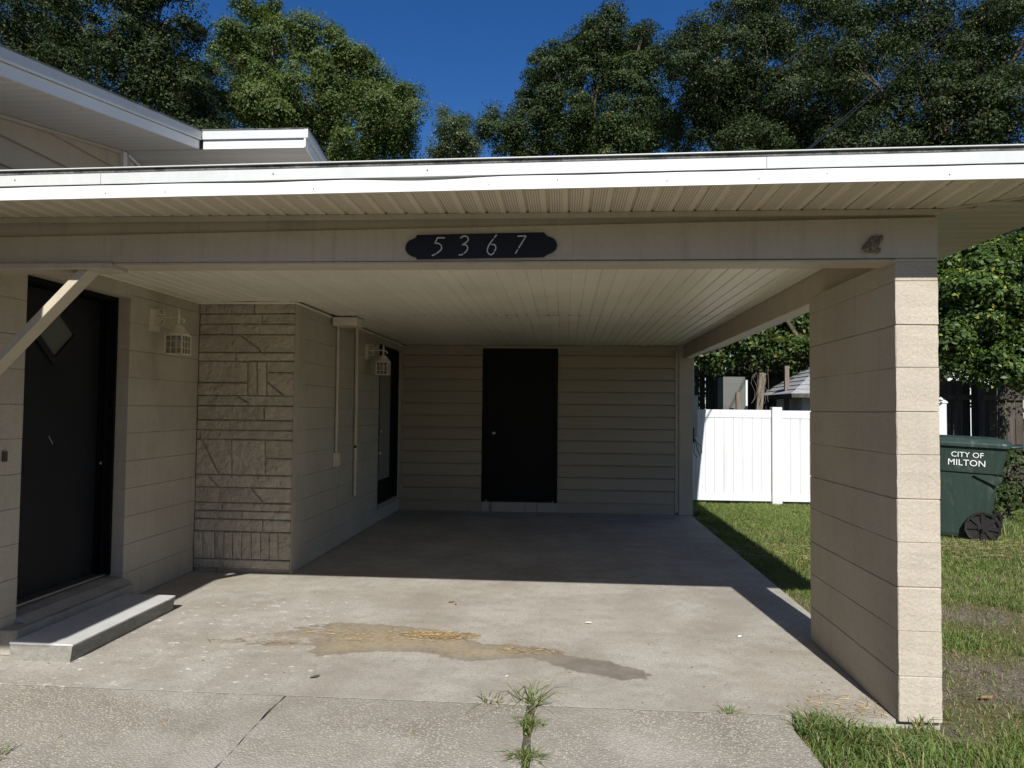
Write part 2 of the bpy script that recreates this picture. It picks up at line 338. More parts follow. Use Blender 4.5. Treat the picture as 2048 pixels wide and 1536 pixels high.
floor_mesh()
drv = MB().box(-3.6, 1.12, -6, JOINT_Y-.006, -.2, -.075).build('driveway', M_ground); tag(drv, kind='structure')
def slab(x0, x1, y0, y1):
    m = MB(); n = 40; w = lambda t: .006*math.sin(t*7.3)+.004*math.sin(t*23.1)
    L = [(x0+w(y0+(y1-y0)*k/n), y0+(y1-y0)*k/n) for k in range(n+1)]; Rr = [(x1+w(5+y0+(y1-y0)*k/n), y0+(y1-y0)*k/n) for k in range(n+1)]
    poly = L + Rr[::-1]; m.prism(poly, 'z', -.07, .0015); return m.build('concrete_slab', M_agg, drv)
for x0, x1, y0, y1 in ((-3.236,-1.384,2.55,3.563),(-2.25,-1.384,0.2,2.54),(-1.378,-.172,.2,3.563),(-.128,1.06,.2,3.563),(-2.36,-1.392,-5,.185),(-1.378,-.172,-5,.185),(-.128,1.06,-5,.185)): slab(x0,x1,y0,y1)

MB().box(-3.23, 1.06, 3.5640, 3.5786, -.08, -.003).build('joint_filler', mat('dark_joint_dirt', (.07,.058,.045), .95, .1, .4, 30), drv)
# ------------------------------------------------------------------ house
XW, YS, XS, ZC = -3.238, 6.155, -2.359, 2.37
BH = .2067
house = thing('house', 'beige painted block house with dark entry door, stone-look panel and low white-edged gable roof', 'house', (-5, 6, 0))
def block_mesh(L, H, D, bev, mat_=None):
    bm = bmesh.new(); bmesh.ops.create_cube(bm, size=1)
    for v in bm.verts: v.co = Vector((v.co.x*L, v.co.y*D, v.co.z*H))
    bmesh.ops.bevel(bm, geom=[e for e in bm.edges if abs((e.verts[0].co-e.verts[1].co).x) > L*.9], offset=bev, segments=1, affect='EDGES')
    me = bpy.data.meshes.new('block'); bm.to_mesh(me); bm.free(); me.materials.append(mat_ or M_block); return me
BCACHE = {}
def block(parent, c, L, H, D, along, bev=.0035):
    k = (round(L,3), round(H,3), round(D,3), bev)
    if k not in BCACHE: BCACHE[k] = block_mesh(L, H, D, bev)
    o = bpy.data.objects.new('block', BCACHE[k]); COL.objects.link(o); o.parent = parent; o.location = c
    if along == 'y': o.rotation_euler.z = math.pi/2
    return o
def course_wall(parent, plane, a0, a1, z0, z1, holes=(), D=.09, face=1):
    """blocks running along Y whose outer face is the plane X=plane"""
    n = int(math.ceil((z1-z0)/BH))
    for i in range(n):
        zb = z0+i*BH; zt = min(zb+BH, z1)
        if zt-zb < .04: continue
        gap = .0035 if i % 2 == 0 else .0003
        spans = [(a0, a1)]
        for (h0, h1, hz0, hz1) in holes:
            if zb+BH*.5 > hz0 and zb+BH*.5 < hz1:
                spans = [q for s in spans for q in ((s[0], min(s[1],h0)), (max(s[0],h1), s[1])) if q[1]-q[0] > .02]
        for s0, s1 in spans:
            y = s0; L = .2035 if i % 2 else .407
            while y < s1-.005:
                e = min(y+L, s1)
                if s1-e < .05: e = s1
                block(parent, (plane-face*D/2+random.uniform(-.0006,.0006), (y+e)/2, (zb+zt)/2+gap/2*0), e-y, zt-zb-gap, D, 'y', .0028 if i % 2 == 0 else .001)
                y = e; L = .407
DO0, DO1, DZ0, DZ1 = 4.10, 5.135, .0, 2.25
m = MB(); m.box(-9, -3.52, 1.5, 6.1, 0, 2.37).box(-3.53, XW-.085, 1.5, DO0-.003, 0, 2.37).box(-3.53, XW-.085, DO1+.003, YS+.25, 0, 2.37).box(-3.53, XW-.085, DO0-.003, DO1+.003, DZ1, 2.37)
ew = m.build('entry_wall', M_core, house)
course_wall(ew, XW, 1.5, YS, 0.0, 2.37, [(DO0, DO1, 0, DZ1)])
MB().box(XW-.0895, XW-.001, DO0-.002, DO1+.002, DZ1, 2.368).build('lintel', M_block, ew)
MB().box(-3.45, XW-.0905, DO0-.02, DO0, .15, DZ1).box(-3.45, XW-.0905, DO1, DO1+.02, .15, DZ1).build('door_reveal', M_block, ew)
# side wall beyond the stone panel
GD0, GD1, GZ0, GZ1 = 9.03, 10.13, .19, 2.26
m = MB(); m.box(-9, XS-.30, 6.4, 12.2, 0, 2.37).box(XS-.31, XS-.085, YS+.08, GD0-.01, 0, 2.37).box(XS-.31, XS-.085, GD0-.01, 12.2, 0, GZ0).box(XS-.31, XS-.085, GD1+.01, 12.2, GZ0, 2.37).box(XS-.31, XS-.085, GD0-.01, GD1+.01, GZ1, 2.37)
sw = m.build('side_wall', M_core, house)
course_wall(sw, XS, YS+.09, BACK_Y+.05, 0.0, 2.37, [(GD0, GD1, GZ0, GZ1)])
MB().box(XS-.0895, XS-.001, GD0, GD1, 0.0, GZ0-.03).box(XS-.12, XS+.02, GD0-.03, GD1+.02, GZ0-.03, GZ0).build('door_sill', M_sill, sw)
# stone-look panel
def SP(u, v):
    k = (v-98)/1347; ul = 100-35*k; ur = 580-35*k
    return (-3.236+(u-ul)/(ur-ul)*(3.236-2.362), 2.372-(v-98)/1347*2.342)
sp = MB().box(XW+.001, XS-.002, YS+.012, YS+.24, 0, 2.37).build('stone_panel', M_stone, house)
L_, R_ = -1, 9999
def edge(u, v): k = (v-98)/1347; return (100-35*k) if u == L_ else ((580-35*k) if u == R_ else u)
def rect(u0, v0, u1, v1): return [(edge(u0,v0),v0),(edge(u1,v0),v0),(edge(u1,v1),v1),(edge(u0,v1),v1)]
ST = [rect(L_,98,372,157), rect(372,98,R_,157), rect(L_,159,413,209), rect(413,159,R_,209), rect(L_,211,260,263), rect(260,211,R_,263),
 [(edge(L_,265),265),(298,265),(395,340),(395,354),(edge(L_,354),354)], [(302,265),(edge(R_,265),265),(edge(R_,354),354),(399,354),(399,338)],
 rect(L_,356,280,398), rect(280,356,R_,398), rect(L_,400,338,508), rect(L_,510,336,573), rect(339,400,385,573), rect(386,400,432,573), rect(434,400,R_,454),
 [(434,456),(edge(R_,456),456),(edge(R_,573),573),(520,573),(434,500)], [(434,504),(514,573),(434,573)],
 [(edge(L_,575),575),(282,575),(337,610),(337,624),(edge(L_,624),624)], [(286,575),(edge(R_,575),575),(edge(R_,624),624),(341,624),(341,608)],
 rect(L_,626,420,697), rect(420,626,R_,697), rect(L_,699,248,747), rect(248,699,R_,747), rect(L_,749,98,795), rect(98,749,R_,795),
 [(edge(L_,797),797),(104,797),(192,974),(edge(L_,974),974)], [(108,797),(257,797),(257,974),(196,974)], rect(258,797,422,974), rect(424,797,R_,888), rect(424,890,R_,974),
 [(edge(L_,976),976),(135,976),(190,1036),(edge(L_,1036),1036)], [(139,976),(edge(R_,976),976),(edge(R_,1036),1036),(194,1036)],
 [(edge(L_,1038),1038),(350,1038),(408,1108),(408,1113),(edge(L_,1113),1113)], [(354,1038),(edge(R_,1038),1038),(edge(R_,1113),1113),(412,1113),(412,1106)],
 rect(L_,1115,208,1154), rect(208,1115,R_,1154), rect(L_,1156,308,1195), rect(308,1156,R_,1195), rect(L_,1197,410,1257), rect(410,1197,R_,1257)]
vb = [L_,113,170,218,260,305,352,398,442,485,R_]
ST += [rect(vb[i],1259,vb[i+1],1395) for i in range(10)] + [rect(L_,1397,R_,1443)]
for poly in ST:
    P = [SP(*q) for q in poly]; a = inset(P, .0025); b = inset(P, .009); h = random.uniform(.015,.024)
    yb, yf = YS+.011, YS+.012-h
    m = MB(); n = len(a); yj = [yf+random.uniform(-.005,.005) for _ in b]
    cxp = sum(q[0] for q in b)/n; czp = sum(q[1] for q in b)/n
    w0 = max(q[0] for q in b)-min(q[0] for q in b)
    vs = [(q[0],yb,q[1]) for q in a]+[(q[0],yf+.007,q[1]) for q in a]+[(q[0],y,q[1]) for q, y in zip(b, yj)]
    fs = [[i,(i+1)%n,n+(i+1)%n,n+i] for i in range(n)]+[[n+i,n+(i+1)%n,2*n+(i+1)%n,2*n+i] for i in range(n)]
    c = len(vs); vs.append((cxp+random.uniform(-.2,.2)*w0, yf-random.uniform(-.002,.007), czp))
    fs += [[2*n+i,2*n+(i+1)%n,c] for i in range(n)]
    m.add(vs, fs).build('stone', M_stone, sp)
# rounded stone corner on the right-hand edge (returns of the stones)
MB().box(XS-.003, XS+.001, YS-.012, YS+.088, .0, 2.37).build('panel_return', M_block, sp)
# entry door
ed = thing('d', None, None); bpy.data.objects.remove(ed)
XD = XW-.20
m = MB().box(XD-.045, XD, DO0+.02, DO1-.05, .20, DZ1-.04); door = m.build('entry_door', M_charcoal, house, .003)
m = MB()
m.box(XD-.05, XW-.092, DO0+.001, DO0+.024, .2, DZ1-.002).box(XD-.05, XW-.092, DO1-.028, DO1-.001, .2, DZ1-.002).box(XD-.05, XW-.093, DO0+.024, DO1-.028, DZ1-.03, DZ1-.003)
m.box(XD+.003, XD+.03, DO1-.052, DO1-.028, .2, DZ1-.03).box(XD+.05, XD+.062, DO1-.05, DO1-.028, .2, DZ1-.03); m.build('door_frame', M_black, door)
def diamond(y, z, hw, hh): return [(y-hw,z),(y,z-hh),(y+hw,z),(y,z+hh)]
dc = (4.60, 1.935)
fr = MB(); o_ = diamond(*dc,.245,.225); i_ = diamond(*dc,.185,.165)
for k in range(4):
    a, b, c, d = o_[k], o_[(k+1)%4], i_[(k+1)%4], i_[k]; fr.prism([a,b,c,d], 'x', XD+.001, XD+.022)
fr.build('window_frame', M_charcoal, door, .004)
MB().prism(diamond(*dc,.186,.166), 'x', XD+.0005, XD+.006).build('pane', M_paneb, door)
MB().tube([(XD+.004,4.585,1.235),(XD+.010,4.60,1.205),(XD+.006,4.62,1.18)], .0018, 5).build('scratch_mark', M_digit, door)
MB().lathe([(.012,0),(.014,.004),(.008,.008)], (0,0,0), 10).build('strike_plate', M_steel, door).matrix_local = Matrix.Translation((XD+.028, DO1-.038, 1.02)) @ Matrix.Rotation(math.pi/2, 4, 'Y')
sill = MB(); sill.box(-3.53, -3.125, 3.97, 5.10, 0, .145); sill.hexa([(-3.50,DO0-.01,.145),(-3.16,DO0-.01,.145),(-3.16,DO1+.01,.145),(-3.50,DO1+.01,.145)], [(-3.50,DO0,.198),(-3.235,DO0,.180),(-3.235,DO1,.180),(-3.50,DO1,.198)])
sill.build('entry_sill', M_sill, house, .006)
MB().box(XD-.01, XD+.09, DO0+.02, DO1-.03, .199, .212).build('threshold', M_steel, door)
# glass-paned door in the side wall
XG = XS-.05
gd = MB(); y0, y1, z0, z1 = GD0+.03, GD1-.03, GZ0+.002, GZ1-.03
gy0, gy1, gz0, gz1 = 9.27, 9.90, .50, 2.08
gd.box(XG-.045, XG, y0, gy0, z0, z1).box(XG-.045, XG, gy1, y1, z0, z1).box(XG-.045, XG, gy0, gy1, z0, gz0).box(XG-.045, XG, gy0, gy1, gz1, z1)
gdo = gd.build('side_door', M_black, house)
MB().box(XG-.03, XG-.012, gy0+.001, gy1-.001, gz0+.001, gz1-.001).build('pane', m_glass('grey_door_glass', (.2,.21,.195), .1), gdo)
MB().box(XG-.06, XS-.002, GD0+.002, GD0+.028, GZ0+.002, GZ1-.002).box(XG-.06, XS-.002, GD1-.028, GD1-.002, GZ0+.002, GZ1-.002).box(XG-.06, XS-.003, GD0+.028, GD1-.028, GZ1-.028, GZ1-.003).build('door_frame', M_black, gdo)
def knob(parent, loc, axis, mat_=M_steel, r=.028):
    o = MB().lathe([(.03,0),(.03,.006),(.011,.01),(.011,.03),(r*.8,.034),(r,.05),(r*.85,.064),(r*.3,.07)], (0,0,0), 14).build('knob', mat_, parent)
    R4 = {'x': Matrix.Rotation(math.pi/2,4,'Y'), '-y': Matrix.Rotation(math.pi/2,4,'X')}[axis]
    o.matrix_local = Matrix.Translation(loc) @ R4
knob(gdo, (XG, 9.15, 1.15), 'x'); knob(gdo, (XG, 9.13, .87), 'x', M_cream, .02)

# gable wall, upper roof
def zr(Y): return 3.302+.1745*(Y-4.98) if Y <= 4.98 else 3.302-.187*(Y-4.98)
gw = MB().prism([(1.5,2.372),(11.5,2.372),(11.5,zr(11.5)-.002),(4.98,zr(4.98)-.002),(1.5,zr(1.5)-.002)], 'x', XW-.25, XW-.02).build('gable_wall', M_trim, house)
for za, zb_ in ((2.50,2.66),(2.66,2.825),(2.825,2.99),(2.99,3.155),(3.155,3.36)):
    ya = 1.5 if zb_ < zr(1.5) else 4.98-(3.302-zb_)/.1745
    pts = [(ya,za),(4.945,za),(4.945,min(zb_,zr(4.945))-.003),(max(ya,1.5),min(zb_,zr(max(ya,1.5)))-.003)]
    if za > zr(1.5): 
        yl = 4.98-(3.302-za)/.1745; pts = [(yl,za),(4.945,za),(4.945,min(zb_,zr(4.945))-.003)]
        if zb_ < 3.29: pts.append((4.98-(3.302-zb_)/.1745, zb_-.003))
    bm_ = MB(); lo = [(XW-.019+.026*(1-(p[1]-za)/(zb_-za)), p[0], p[1]) for p in pts]; bk = [(XW-.021, p[0], p[1]) for p in pts]
    bm_.hexa(bk, lo).build('siding_board', M_trim, gw)
MB().box(XW-.019, XW+.03, 4.95, 4.995, 2.5, zr(4.96)-.004).build('corner_trim', M_white, gw)
MB().prism([(4.997,2.5),(5.9,2.5),(5.9,2.9),(5.42,3.19),(4.997,3.285)], 'x', XW-.018, XW+.012).build('vent_panel', M_soffit2, gw)
MB().tube([(XW+.03, 5.0, 3.283),(XW+.03,5.42,3.195),(XW+.03,5.75,2.98)], .012, 6).build('edge_trim', M_white, gw)
rake_strip = MB()
rake_strip.hexa([(XW-.02,1.5,zr(1.5)-.022),(XW+.02,1.5,zr(1.5)-.022),(XW+.02,4.95,zr(4.95)-.022),(XW-.02,4.95,zr(4.95)-.022)], [(XW-.02,1.5,zr(1.5)-.001),(XW+.02,1.5,zr(1.5)-.001),(XW+.02,4.95,zr(4.95)-.001),(XW-.02,4.95,zr(4.95)-.001)])
rake_strip.build('rake_trim', M_trim, gw)
XA, XB, YE, YR = -2.65, -1.868, .86, 4.975
rf = MB(); T = .012
rf.hexa([(-9.5,YE,zr(YE)+T),(XA,YE,zr(YE)+T),(XA,YR,zr(YR)+T),(-9.5,YR,zr(YR)+T)], [(-9.5,YE,zr(YE)+.125),(XA,YE,zr(YE)+.125),(XA,YR,zr(YR)+.125),(-9.5,YR,zr(YR)+.125)])
rf.hexa([(-9.5,YR,zr(YR)+T),(XB,YR,zr(YR)+T),(XB,8.4,zr(8.4)+T),(-9.5,8.4,zr(8.4)+T)], [(-9.5,YR,zr(YR)+.13),(XB,YR,zr(YR)+.13),(XB,8.4,zr(8.4)+.13),(-9.5,8.4,zr(8.4)+.13)])
rf.box(-9.5, XW-.05, 8.41, 12.6, 2.40, 2.52)
roof = rf.build('roof', M_shingle, house)
def fband(p0, p1, outward, z0, z1, t0, t1, name, mat_, parent):
    """fascia band between ground points p0,p1 (with z offset per end)"""
    p0, p1, o = Vector(p0), Vector(p1), Vector(outward)
    b = [p0+o*t0+Vector((0,0,z0)), p1+o*t0+Vector((0,0,z0)), p1+o*t1+Vector((0,0,z0)), p0+o*t1+Vector((0,0,z0))]
    t = [q+Vector((0,0,z1-z0)) for q in b]; return MB().hexa(b, t).build(name, mat_, parent)
def house_fascia(p0, p1, o):
    fband(p0, p1, o, 0, .062, 0.001, .014, 'fascia_board', M_white, roof)
    fband(p0, p1, o, .066, .128, 0.001, .030, 'drip_edge', M_fascia2, roof)
    fband(p0, p1, o, .1285, .137, -.2, .034, 'roof_edge', M_roofedge, roof)
house_fascia((XA,YE,zr(YE)), (XA,YR-.034,zr(YR-.034)), (1,0,0))
house_fascia((XA+.034,YR,zr(YR)), (XB,YR,zr(YR)), (0,-1,0))
house_fascia((XB,YR-.03,zr(YR)), (XB,8.4,zr(8.4)), (1,0,0))
house_fascia((-9.5,YE,zr(YE)), (XA,YE,zr(YE)), (0,-1,0))
def groove_strip(a, L, Wv, Nv, g=.005, d=.005, t=.01):
    """one soffit board: a=corner, L=length vector, Wv=width vector, Nv=unit normal pointing away from the visible face"""
    a, L, Wv, Nv = map(Vector, (a, L, Wv, Nv)); w = Wv.length; wh = Wv/w
    pr = [a+Nv*t, a+Nv*d, a+wh*g, a+wh*(w-g), a+Wv+Nv*d, a+Wv+Nv*t]
    return MB().hexa(pr, [p+L for p in pr])
sf = MB().box(XW-.02, XW+.01, 1.5, 1.52, zr(1.5)-.02, zr(1.5)).build('soffit', M_soffit2, roof)
def rake_boards(xo, ya, yb):
    sl_ = Vector((0, yb-ya, zr(yb)-zr(ya))).normalized(); n = int((yb-ya)/abs(sl_.y)/.1016)
    up = Vector((0,-sl_.z,sl_.y))
    for k in range(n):
        a = Vector((XW+.021, ya, zr(ya)+.001))+sl_*(.1016*k)
        groove_strip(a, (xo-XW-.021,0,0), sl_*.1014, up).build('soffit_board', M_soffit2, roof)
rake_boards(XA, YE, YR); rake_boards(XB, YR+.01, 7.4)

# ------------------------------------------------------------------ carport
cp = thing('carport', 'open carport with beige beam, vinyl board ceiling, white fascia and block pillar', 'carport', (-.4, 6.8, 0))
PX0, PX1, PY0, PY1, PZ = 1.573, 1.770, 3.548, 4.76, 2.185
pil = MB().box(PX0+.006, PX1-.006, PY0+.006, PY1-.006, 0, PZ-.003).build('pillar', M_core, cp)
def pillar_block(y0, y1, z0, z1, strong):
    bm = bmesh.new(); bmesh.ops.create_cube(bm, size=1)
    bmesh.ops.subdivide_edges(bm, edges=[e for e in bm.edges if abs(e.verts[0].co.z-e.verts[1].co.z) > .5], cuts=4)
    j = lambda s: random.uniform(-s, s)
    front = y0 < PY0+.01
    for v in bm.verts:
        s = .0014
        v.co = Vector(((PX0+PX1)/2+v.co.x*(PX1-PX0)+(j(s) if front and v.co.y < 0 else j(.0004)), (y0+y1)/2+v.co.y*(y1-y0)+(j(s) if front and v.co.y < 0 else 0), (z0+z1)/2+v.co.z*(z1-z0)+j(.0012)))
    bmesh.ops.bevel(bm, geom=[e for e in bm.edges if e.calc_face_angle(0) > .8 and (abs(e.verts[0].co.y-e.verts[1].co.y) > .1 or abs((e.verts[0].co.y+e.verts[1].co.y)/2-PY0) < .02)], offset=.004 if strong else .0015, segments=1, affect='EDGES')
    bmesh.ops.recalc_face_normals(bm, faces=bm.faces)
    me = bpy.data.meshes.new('block'); bm.to_mesh(me); bm.free(); me.materials.append(M_block); link('block', me, pil)
for i in range(11):
    zb = .008+i*BH if i else 0.0; zt = min(.008+(i+1)*BH, PZ)
    gap = .004 if i % 2 == 0 else .0004
    if i == 10: gap = 0
    cuts = [PY0, PY0+.404, PY0+.808, PY1] if i % 2 else [PY0, PY0+.202, PY0+.606, PY0+1.01, PY1]
    for a, b in zip(cuts, cuts[1:]): pillar_block(a, b, zb, zt-gap, i % 2 == 0)
# front beam: lower board tapers up to the right
def fy(x): return 3.155-.008*x          # y of the front fascia line
bm_ = MB(); XL = -3.236
bm_.hexa([(XL,PY0+.018,2.182),(1.768,PY0+.018,2.182),(1.768,PY0+.15,2.182),(XL,PY0+.15,2.182)], [(XL,PY0+.018,2.40),(1.768,PY0+.018,2.40),(1.768,PY0+.15,2.40),(XL,PY0+.15,2.40)])
beam = bm_.build('front_beam', M_trim, cp)
MB().hexa([(XL,PY0-.002,2.180),(1.770,PY0-.002,2.186),(1.770,PY0+.017,2.186),(XL,PY0+.017,2.180)], [(XL,PY0-.002,2.318),(1.770,PY0-.002,2.384),(1.770,PY0+.017,2.384),(XL,PY0+.017,2.318)]).build('beam_face_board', M_trim, beam, .003)
MB().box(-2.328, 1.76, PY0-.006, PY0+.16, 2.170, 2.179).build('beam_bottom_trim', M_trim, beam)
MB().hexa([(-.012,PY0-.004,2.21),(.03,PY0-.004,2.21),(.03,PY0-.002,2.21),(-.012,PY0-.002,2.21)],[(-.012,PY0-.004,2.29),(.03,PY0-.004,2.29),(.03,PY0-.002,2.29),(-.012,PY0-.002,2.29)]).build('paint_patch', mat('bare_patch',(.52,.455,.36),.6,.3,.08,8), beam)
MB().box(1.665, 1.765, PY0+.17, BACK_Y+.10, 2.19, 2.40).build('side_beam', M_trim, cp, .004)
# ceiling boards
ceil = MB().box(XL, 1.66, 3.70, BACK_Y-.005, 2.384, 2.395).build('ceiling', M_ceil, cp)
SEAM = 7.065; k = 0; x = 1.662
cdata = {}
while x > XL+.01:
    w = min(.1016, x-XL); xa = x-w
    secs = [(3.702, SEAM-.016), (SEAM+.016, BACK_Y-.006)] if xa > XS-.02 else [(3.702, YS-.02)]
    for (ya, yb) in secs:
        key = (round(w,3), round(yb-ya,2))
        if key not in cdata:
            mm = groove_strip((0,0,0), (0,yb-ya,0), (w-.0004,0,0), (0,0,1), .0085 , .010, .012); cdata[key] = mm.mesh('ceiling_board', M_ceil)
            b2 = bmesh.new(); b2.from_mesh(cdata[key]); bmesh.ops.recalc_face_normals(b2, faces=b2.faces); b2.to_mesh(cdata[key]); b2.free()
        o = bpy.data.objects.new('ceiling_board', cdata[key]); COL.objects.link(o); o.parent = ceil
        sag = .0025*math.sin(k*.9)+.002*math.sin(k*.37+1)+(-.004*max(0,(xa-1.2)/.4) if yb > 9 else 0)
        o.location = (xa, ya, ZC+sag); o.rotation_euler = (random.uniform(-.0008,.0008), random.uniform(-.012,.012), 0)
    x = xa; k += 1
MB().box(XS+.001, 1.66, SEAM-.0155, SEAM+.0155, 2.376, 2.3835).build('seam_strip', mat('dark_seam', (.12,.10,.08), .7, .2), ceil)
tr = MB()
tr.box(XL, XL+.022, 3.70, YS-.02, 2.352, 2.366).box(XL, XS, YS-.045, YS-.022, 2.350, 2.365).box(XS+.001, XS+.022, YS-.02, BACK_Y, 2.352, 2.366)
tr.build('ceiling_edge_trim', M_ceil, ceil)
# soffit boards of the overhang
sof = MB().box(XL, 2.34, 3.22, PY0+.02, 2.432, 2.44).build('soffit', M_soffit, cp)
x = 2.352
while x > XL:
    xa = max(x-.1016, XL); y0_ = fy(xa)+.004
    yend = PY0-.003 if xa < 1.74 else PY0-.003-(xa-1.70)*.62
    if yend-y0_ > .03: groove_strip((xa, y0_, 2.418+max(0,.0078*(xa+.3))), (0, yend-y0_, -max(0,.0078*(xa+.3))), (x-xa-.0004,0,0), (0,0,1), .008, .012, .0135).build('soffit_board', M_soffit, sof)
    x = xa
y = PY0-.40
k = 0
while y < 12.2:
    x0 = 1.772 if y > PY0 else 1.772+(PY0-y)/.62*1.0
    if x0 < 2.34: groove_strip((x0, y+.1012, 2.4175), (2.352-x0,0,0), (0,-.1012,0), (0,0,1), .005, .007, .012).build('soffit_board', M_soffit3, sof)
    y += .1016
MB().box(XL, 1.775, PY0-.0225, PY0-.0025, 2.392, 2.4165).build('soffit_trim', M_trim, sof)
mitre = MB().tube([(1.775,PY0-.005,2.416),(2.352,fy(2.35)+.01,2.416)], .006, 6).build('mitre_strip', M_trim, sof)
# roof and fascia
rp = MB().hexa([(XL-.02,fy(XL)+.003,2.445),(2.355,fy(2.355)+.003,2.445),(2.355,12.4,2.445),(XL-.02,12.4,2.445)], [(XL-.02,fy(XL)+.003,2.518),(2.355,fy(2.355)+.003,2.545),(2.355,12.4,2.60),(XL-.02,12.4,2.60)])
crf = rp.build('roof', mat('pale_roof_membrane', (.34,.335,.32), .8, .2, .12, 3), cp)
def front_band(x0, x1, z0, z1, out, wav, name, mat_, zt=0):
    n = max(2, int((x1-x0)/.03)); vs = []; fs = []
    for i in range(n+1):
        x = x0+(x1-x0)*i/n; y = fy(x)
        wv = wav*(math.sin(x*9+1)*.5+math.sin(x*21)*.3+math.sin(x*4.1)*.6) if wav else 0
        ev = math.exp(-((x+.75)/.75)**2) if wav > .001 else 0; zz = .35*wv - ev*(.007+.006*math.sin(x*7.5))
        dz = .0072*(x+.3)
        vs += [(x,y-out+wv*.3,z0+dz),(x,y-out+wv,z1+zz+dz),(x,y+.002,z1+zz+dz),(x,y+.002,z0+dz)]
    for i in range(n):
        a = i*4
        for j in range(4): fs.append([a+j, a+(j+1)%4, a+4+(j+1)%4, a+4+j])
    fs += [[0,1,2,3],[n*4+3,n*4+2,n*4+1,n*4]]
    return MB().add(vs, fs, False).build(name, mat_, crf)
front_band(XL-1.2, 2.365, 2.417, 2.477, .012, .0016, 'fascia_board', M_white)
for x0, x1 in ((XL-1.2,-2.152),(-2.150,.858),(.860,2.372)): front_band(x0, x1, 2.481, 2.533, .019, .0006, 'drip_edge', M_fascia2)
front_band(XL-1.2, 2.378, 2.5335, 2.549, .022, .001, 'roof_edge', M_roofedge)
front_band(XL-1.2, 2.38, 2.5495, 2.554, .034, .0, 'roof_lip', M_fascia2)
fband((2.356,fy(2.36),2.435), (2.356,12.4,2.416), (1,0,0), 0, .06, 0.001, .012, 'fascia_board', M_white, crf)
fband((2.356,fy(2.36)-.02,2.435), (2.356,12.4,2.416), (1,0,0), .064, .117, 0.001, .026, 'drip_edge', M_fascia2, crf)
fband((2.356,fy(2.36)-.02,2.435), (2.356,12.4,2.43), (1,0,0), .1175, .133, -.1, .03, 'roof_edge', M_roofedge, crf)
for q in range(14):  # nail heads on the bands
    x = -2.9+q*.37+random.uniform(-.1,.1); z = random.choice([2.44,2.455,2.51])
    MB().lathe([(.004,0),(.003,.003)], (0,0,0), 6).build('nail_head', M_core, crf).matrix_local = Matrix.Translation((x, fy(x)-(.020 if z > 2.48 else .0125), z+.0072*(x+.3))) @ Matrix.Rotation(math.pi/2, 4, 'X')
# back wall with lap siding, storage door
BW = MB(); DX0, DX1, SD0, SD1 = -1.122, -.146, .155, 2.297
BW.box(XS-.05, DX0+.02, BACK_Y+.03, BACK_Y+.12, 0, 2.40).box(DX1-.02, 1.78, BACK_Y+.03, BACK_Y+.12, 0, 2.40).box(DX0+.02, DX1-.02, BACK_Y+.03, BACK_Y+.12, SD1-.02, 2.40).box(1.70, 1.79, BACK_Y+.12, 12.2, 0, 2.40).box(XS, 1.70, 12.1, 12.2, 0, 2.40)
bw = BW.build('back_wall', M_core, cp)
zs = [.150]+[.160+.1725*k for k in range(1,13)]
def lap(x0, x1, z0, z1): MB().hexa([(x0,BACK_Y+.028,z0),(x1,BACK_Y+.028,z0),(x1,BACK_Y-.018,z0),(x0,BACK_Y-.018,z0)], [(x0,BACK_Y+.028,z1),(x1,BACK_Y+.028,z1),(x1,BACK_Y+.006,z1),(x0,BACK_Y+.006,z1)]).build('siding_board', M_siding, bw)
for i, z in enumerate(zs):
    z1 = zs[i+1]-.012 if i+1 < len(zs) else 2.345
    lap(XS+.03, DX0-.055, z, z1); lap(DX1+.055, 1.548, z, z1)
MB().box(XS+.002, DX0-.053, BACK_Y-.004, BACK_Y+.026, .0, .146).build('base_board', M_siding, bw)
MB().box(DX1+.053, 1.548, BACK_Y-.004, BACK_Y+.026, .0, .146).build('base_board', M_siding, bw)
MB().box(XS+.002, 1.60, BACK_Y-.010, BACK_Y+.027, 2.3, 2.362).build('header_board', M_siding, bw)
MB().box(XS+.002, XS+.028, BACK_Y-.008, BACK_Y+.027, .148, 2.298).build('edge_trim', M_siding, bw)
MB().box(1.552, 1.60, BACK_Y-.014, BACK_Y+.03, .03, 2.298).box(1.602, 1.795, BACK_Y-.030, BACK_Y+.03, .0, 2.38).build('corner_post', M_trim, bw, .003)
sd = MB().box(DX0, DX1, BACK_Y+.012, BACK_Y+.05, SD0+.006, SD1+.004).build('storage_door', M_black, cp, .002)
MB().box(DX0-.05, DX0-.002, BACK_Y-.012, BACK_Y+.06, SD0-.02, SD1+.03).box(DX1+.002, DX1+.05, BACK_Y-.012, BACK_Y+.06, SD0-.02, SD1+.03).box(DX0-.002, DX1+.002, BACK_Y-.011, BACK_Y+.06, SD1-.02, SD1+.029).build('door_frame', M_black, sd)
knob(sd, (DX0+.115, BACK_Y+.012, 1.11), '-y')
def m_rust():
    m, t, b, o = nodes('rust_streaked_sill'); setp(b, .8, .2); p = gpos(t)
    n = noise(t, scaled(t, p, (14,1,1.2)), 1.0, 5, .6)
    c = mix(t, ramp(t, n, .56, .72), (.40,.36,.30), (.20,.12,.07)); t.links.new(c, b.inputs['Base Color']); return m
MB().box(DX0-.05, DX1+.05, BACK_Y-.016, BACK_Y+.06, .0, .132).build('door_sill', m_rust(), sd)
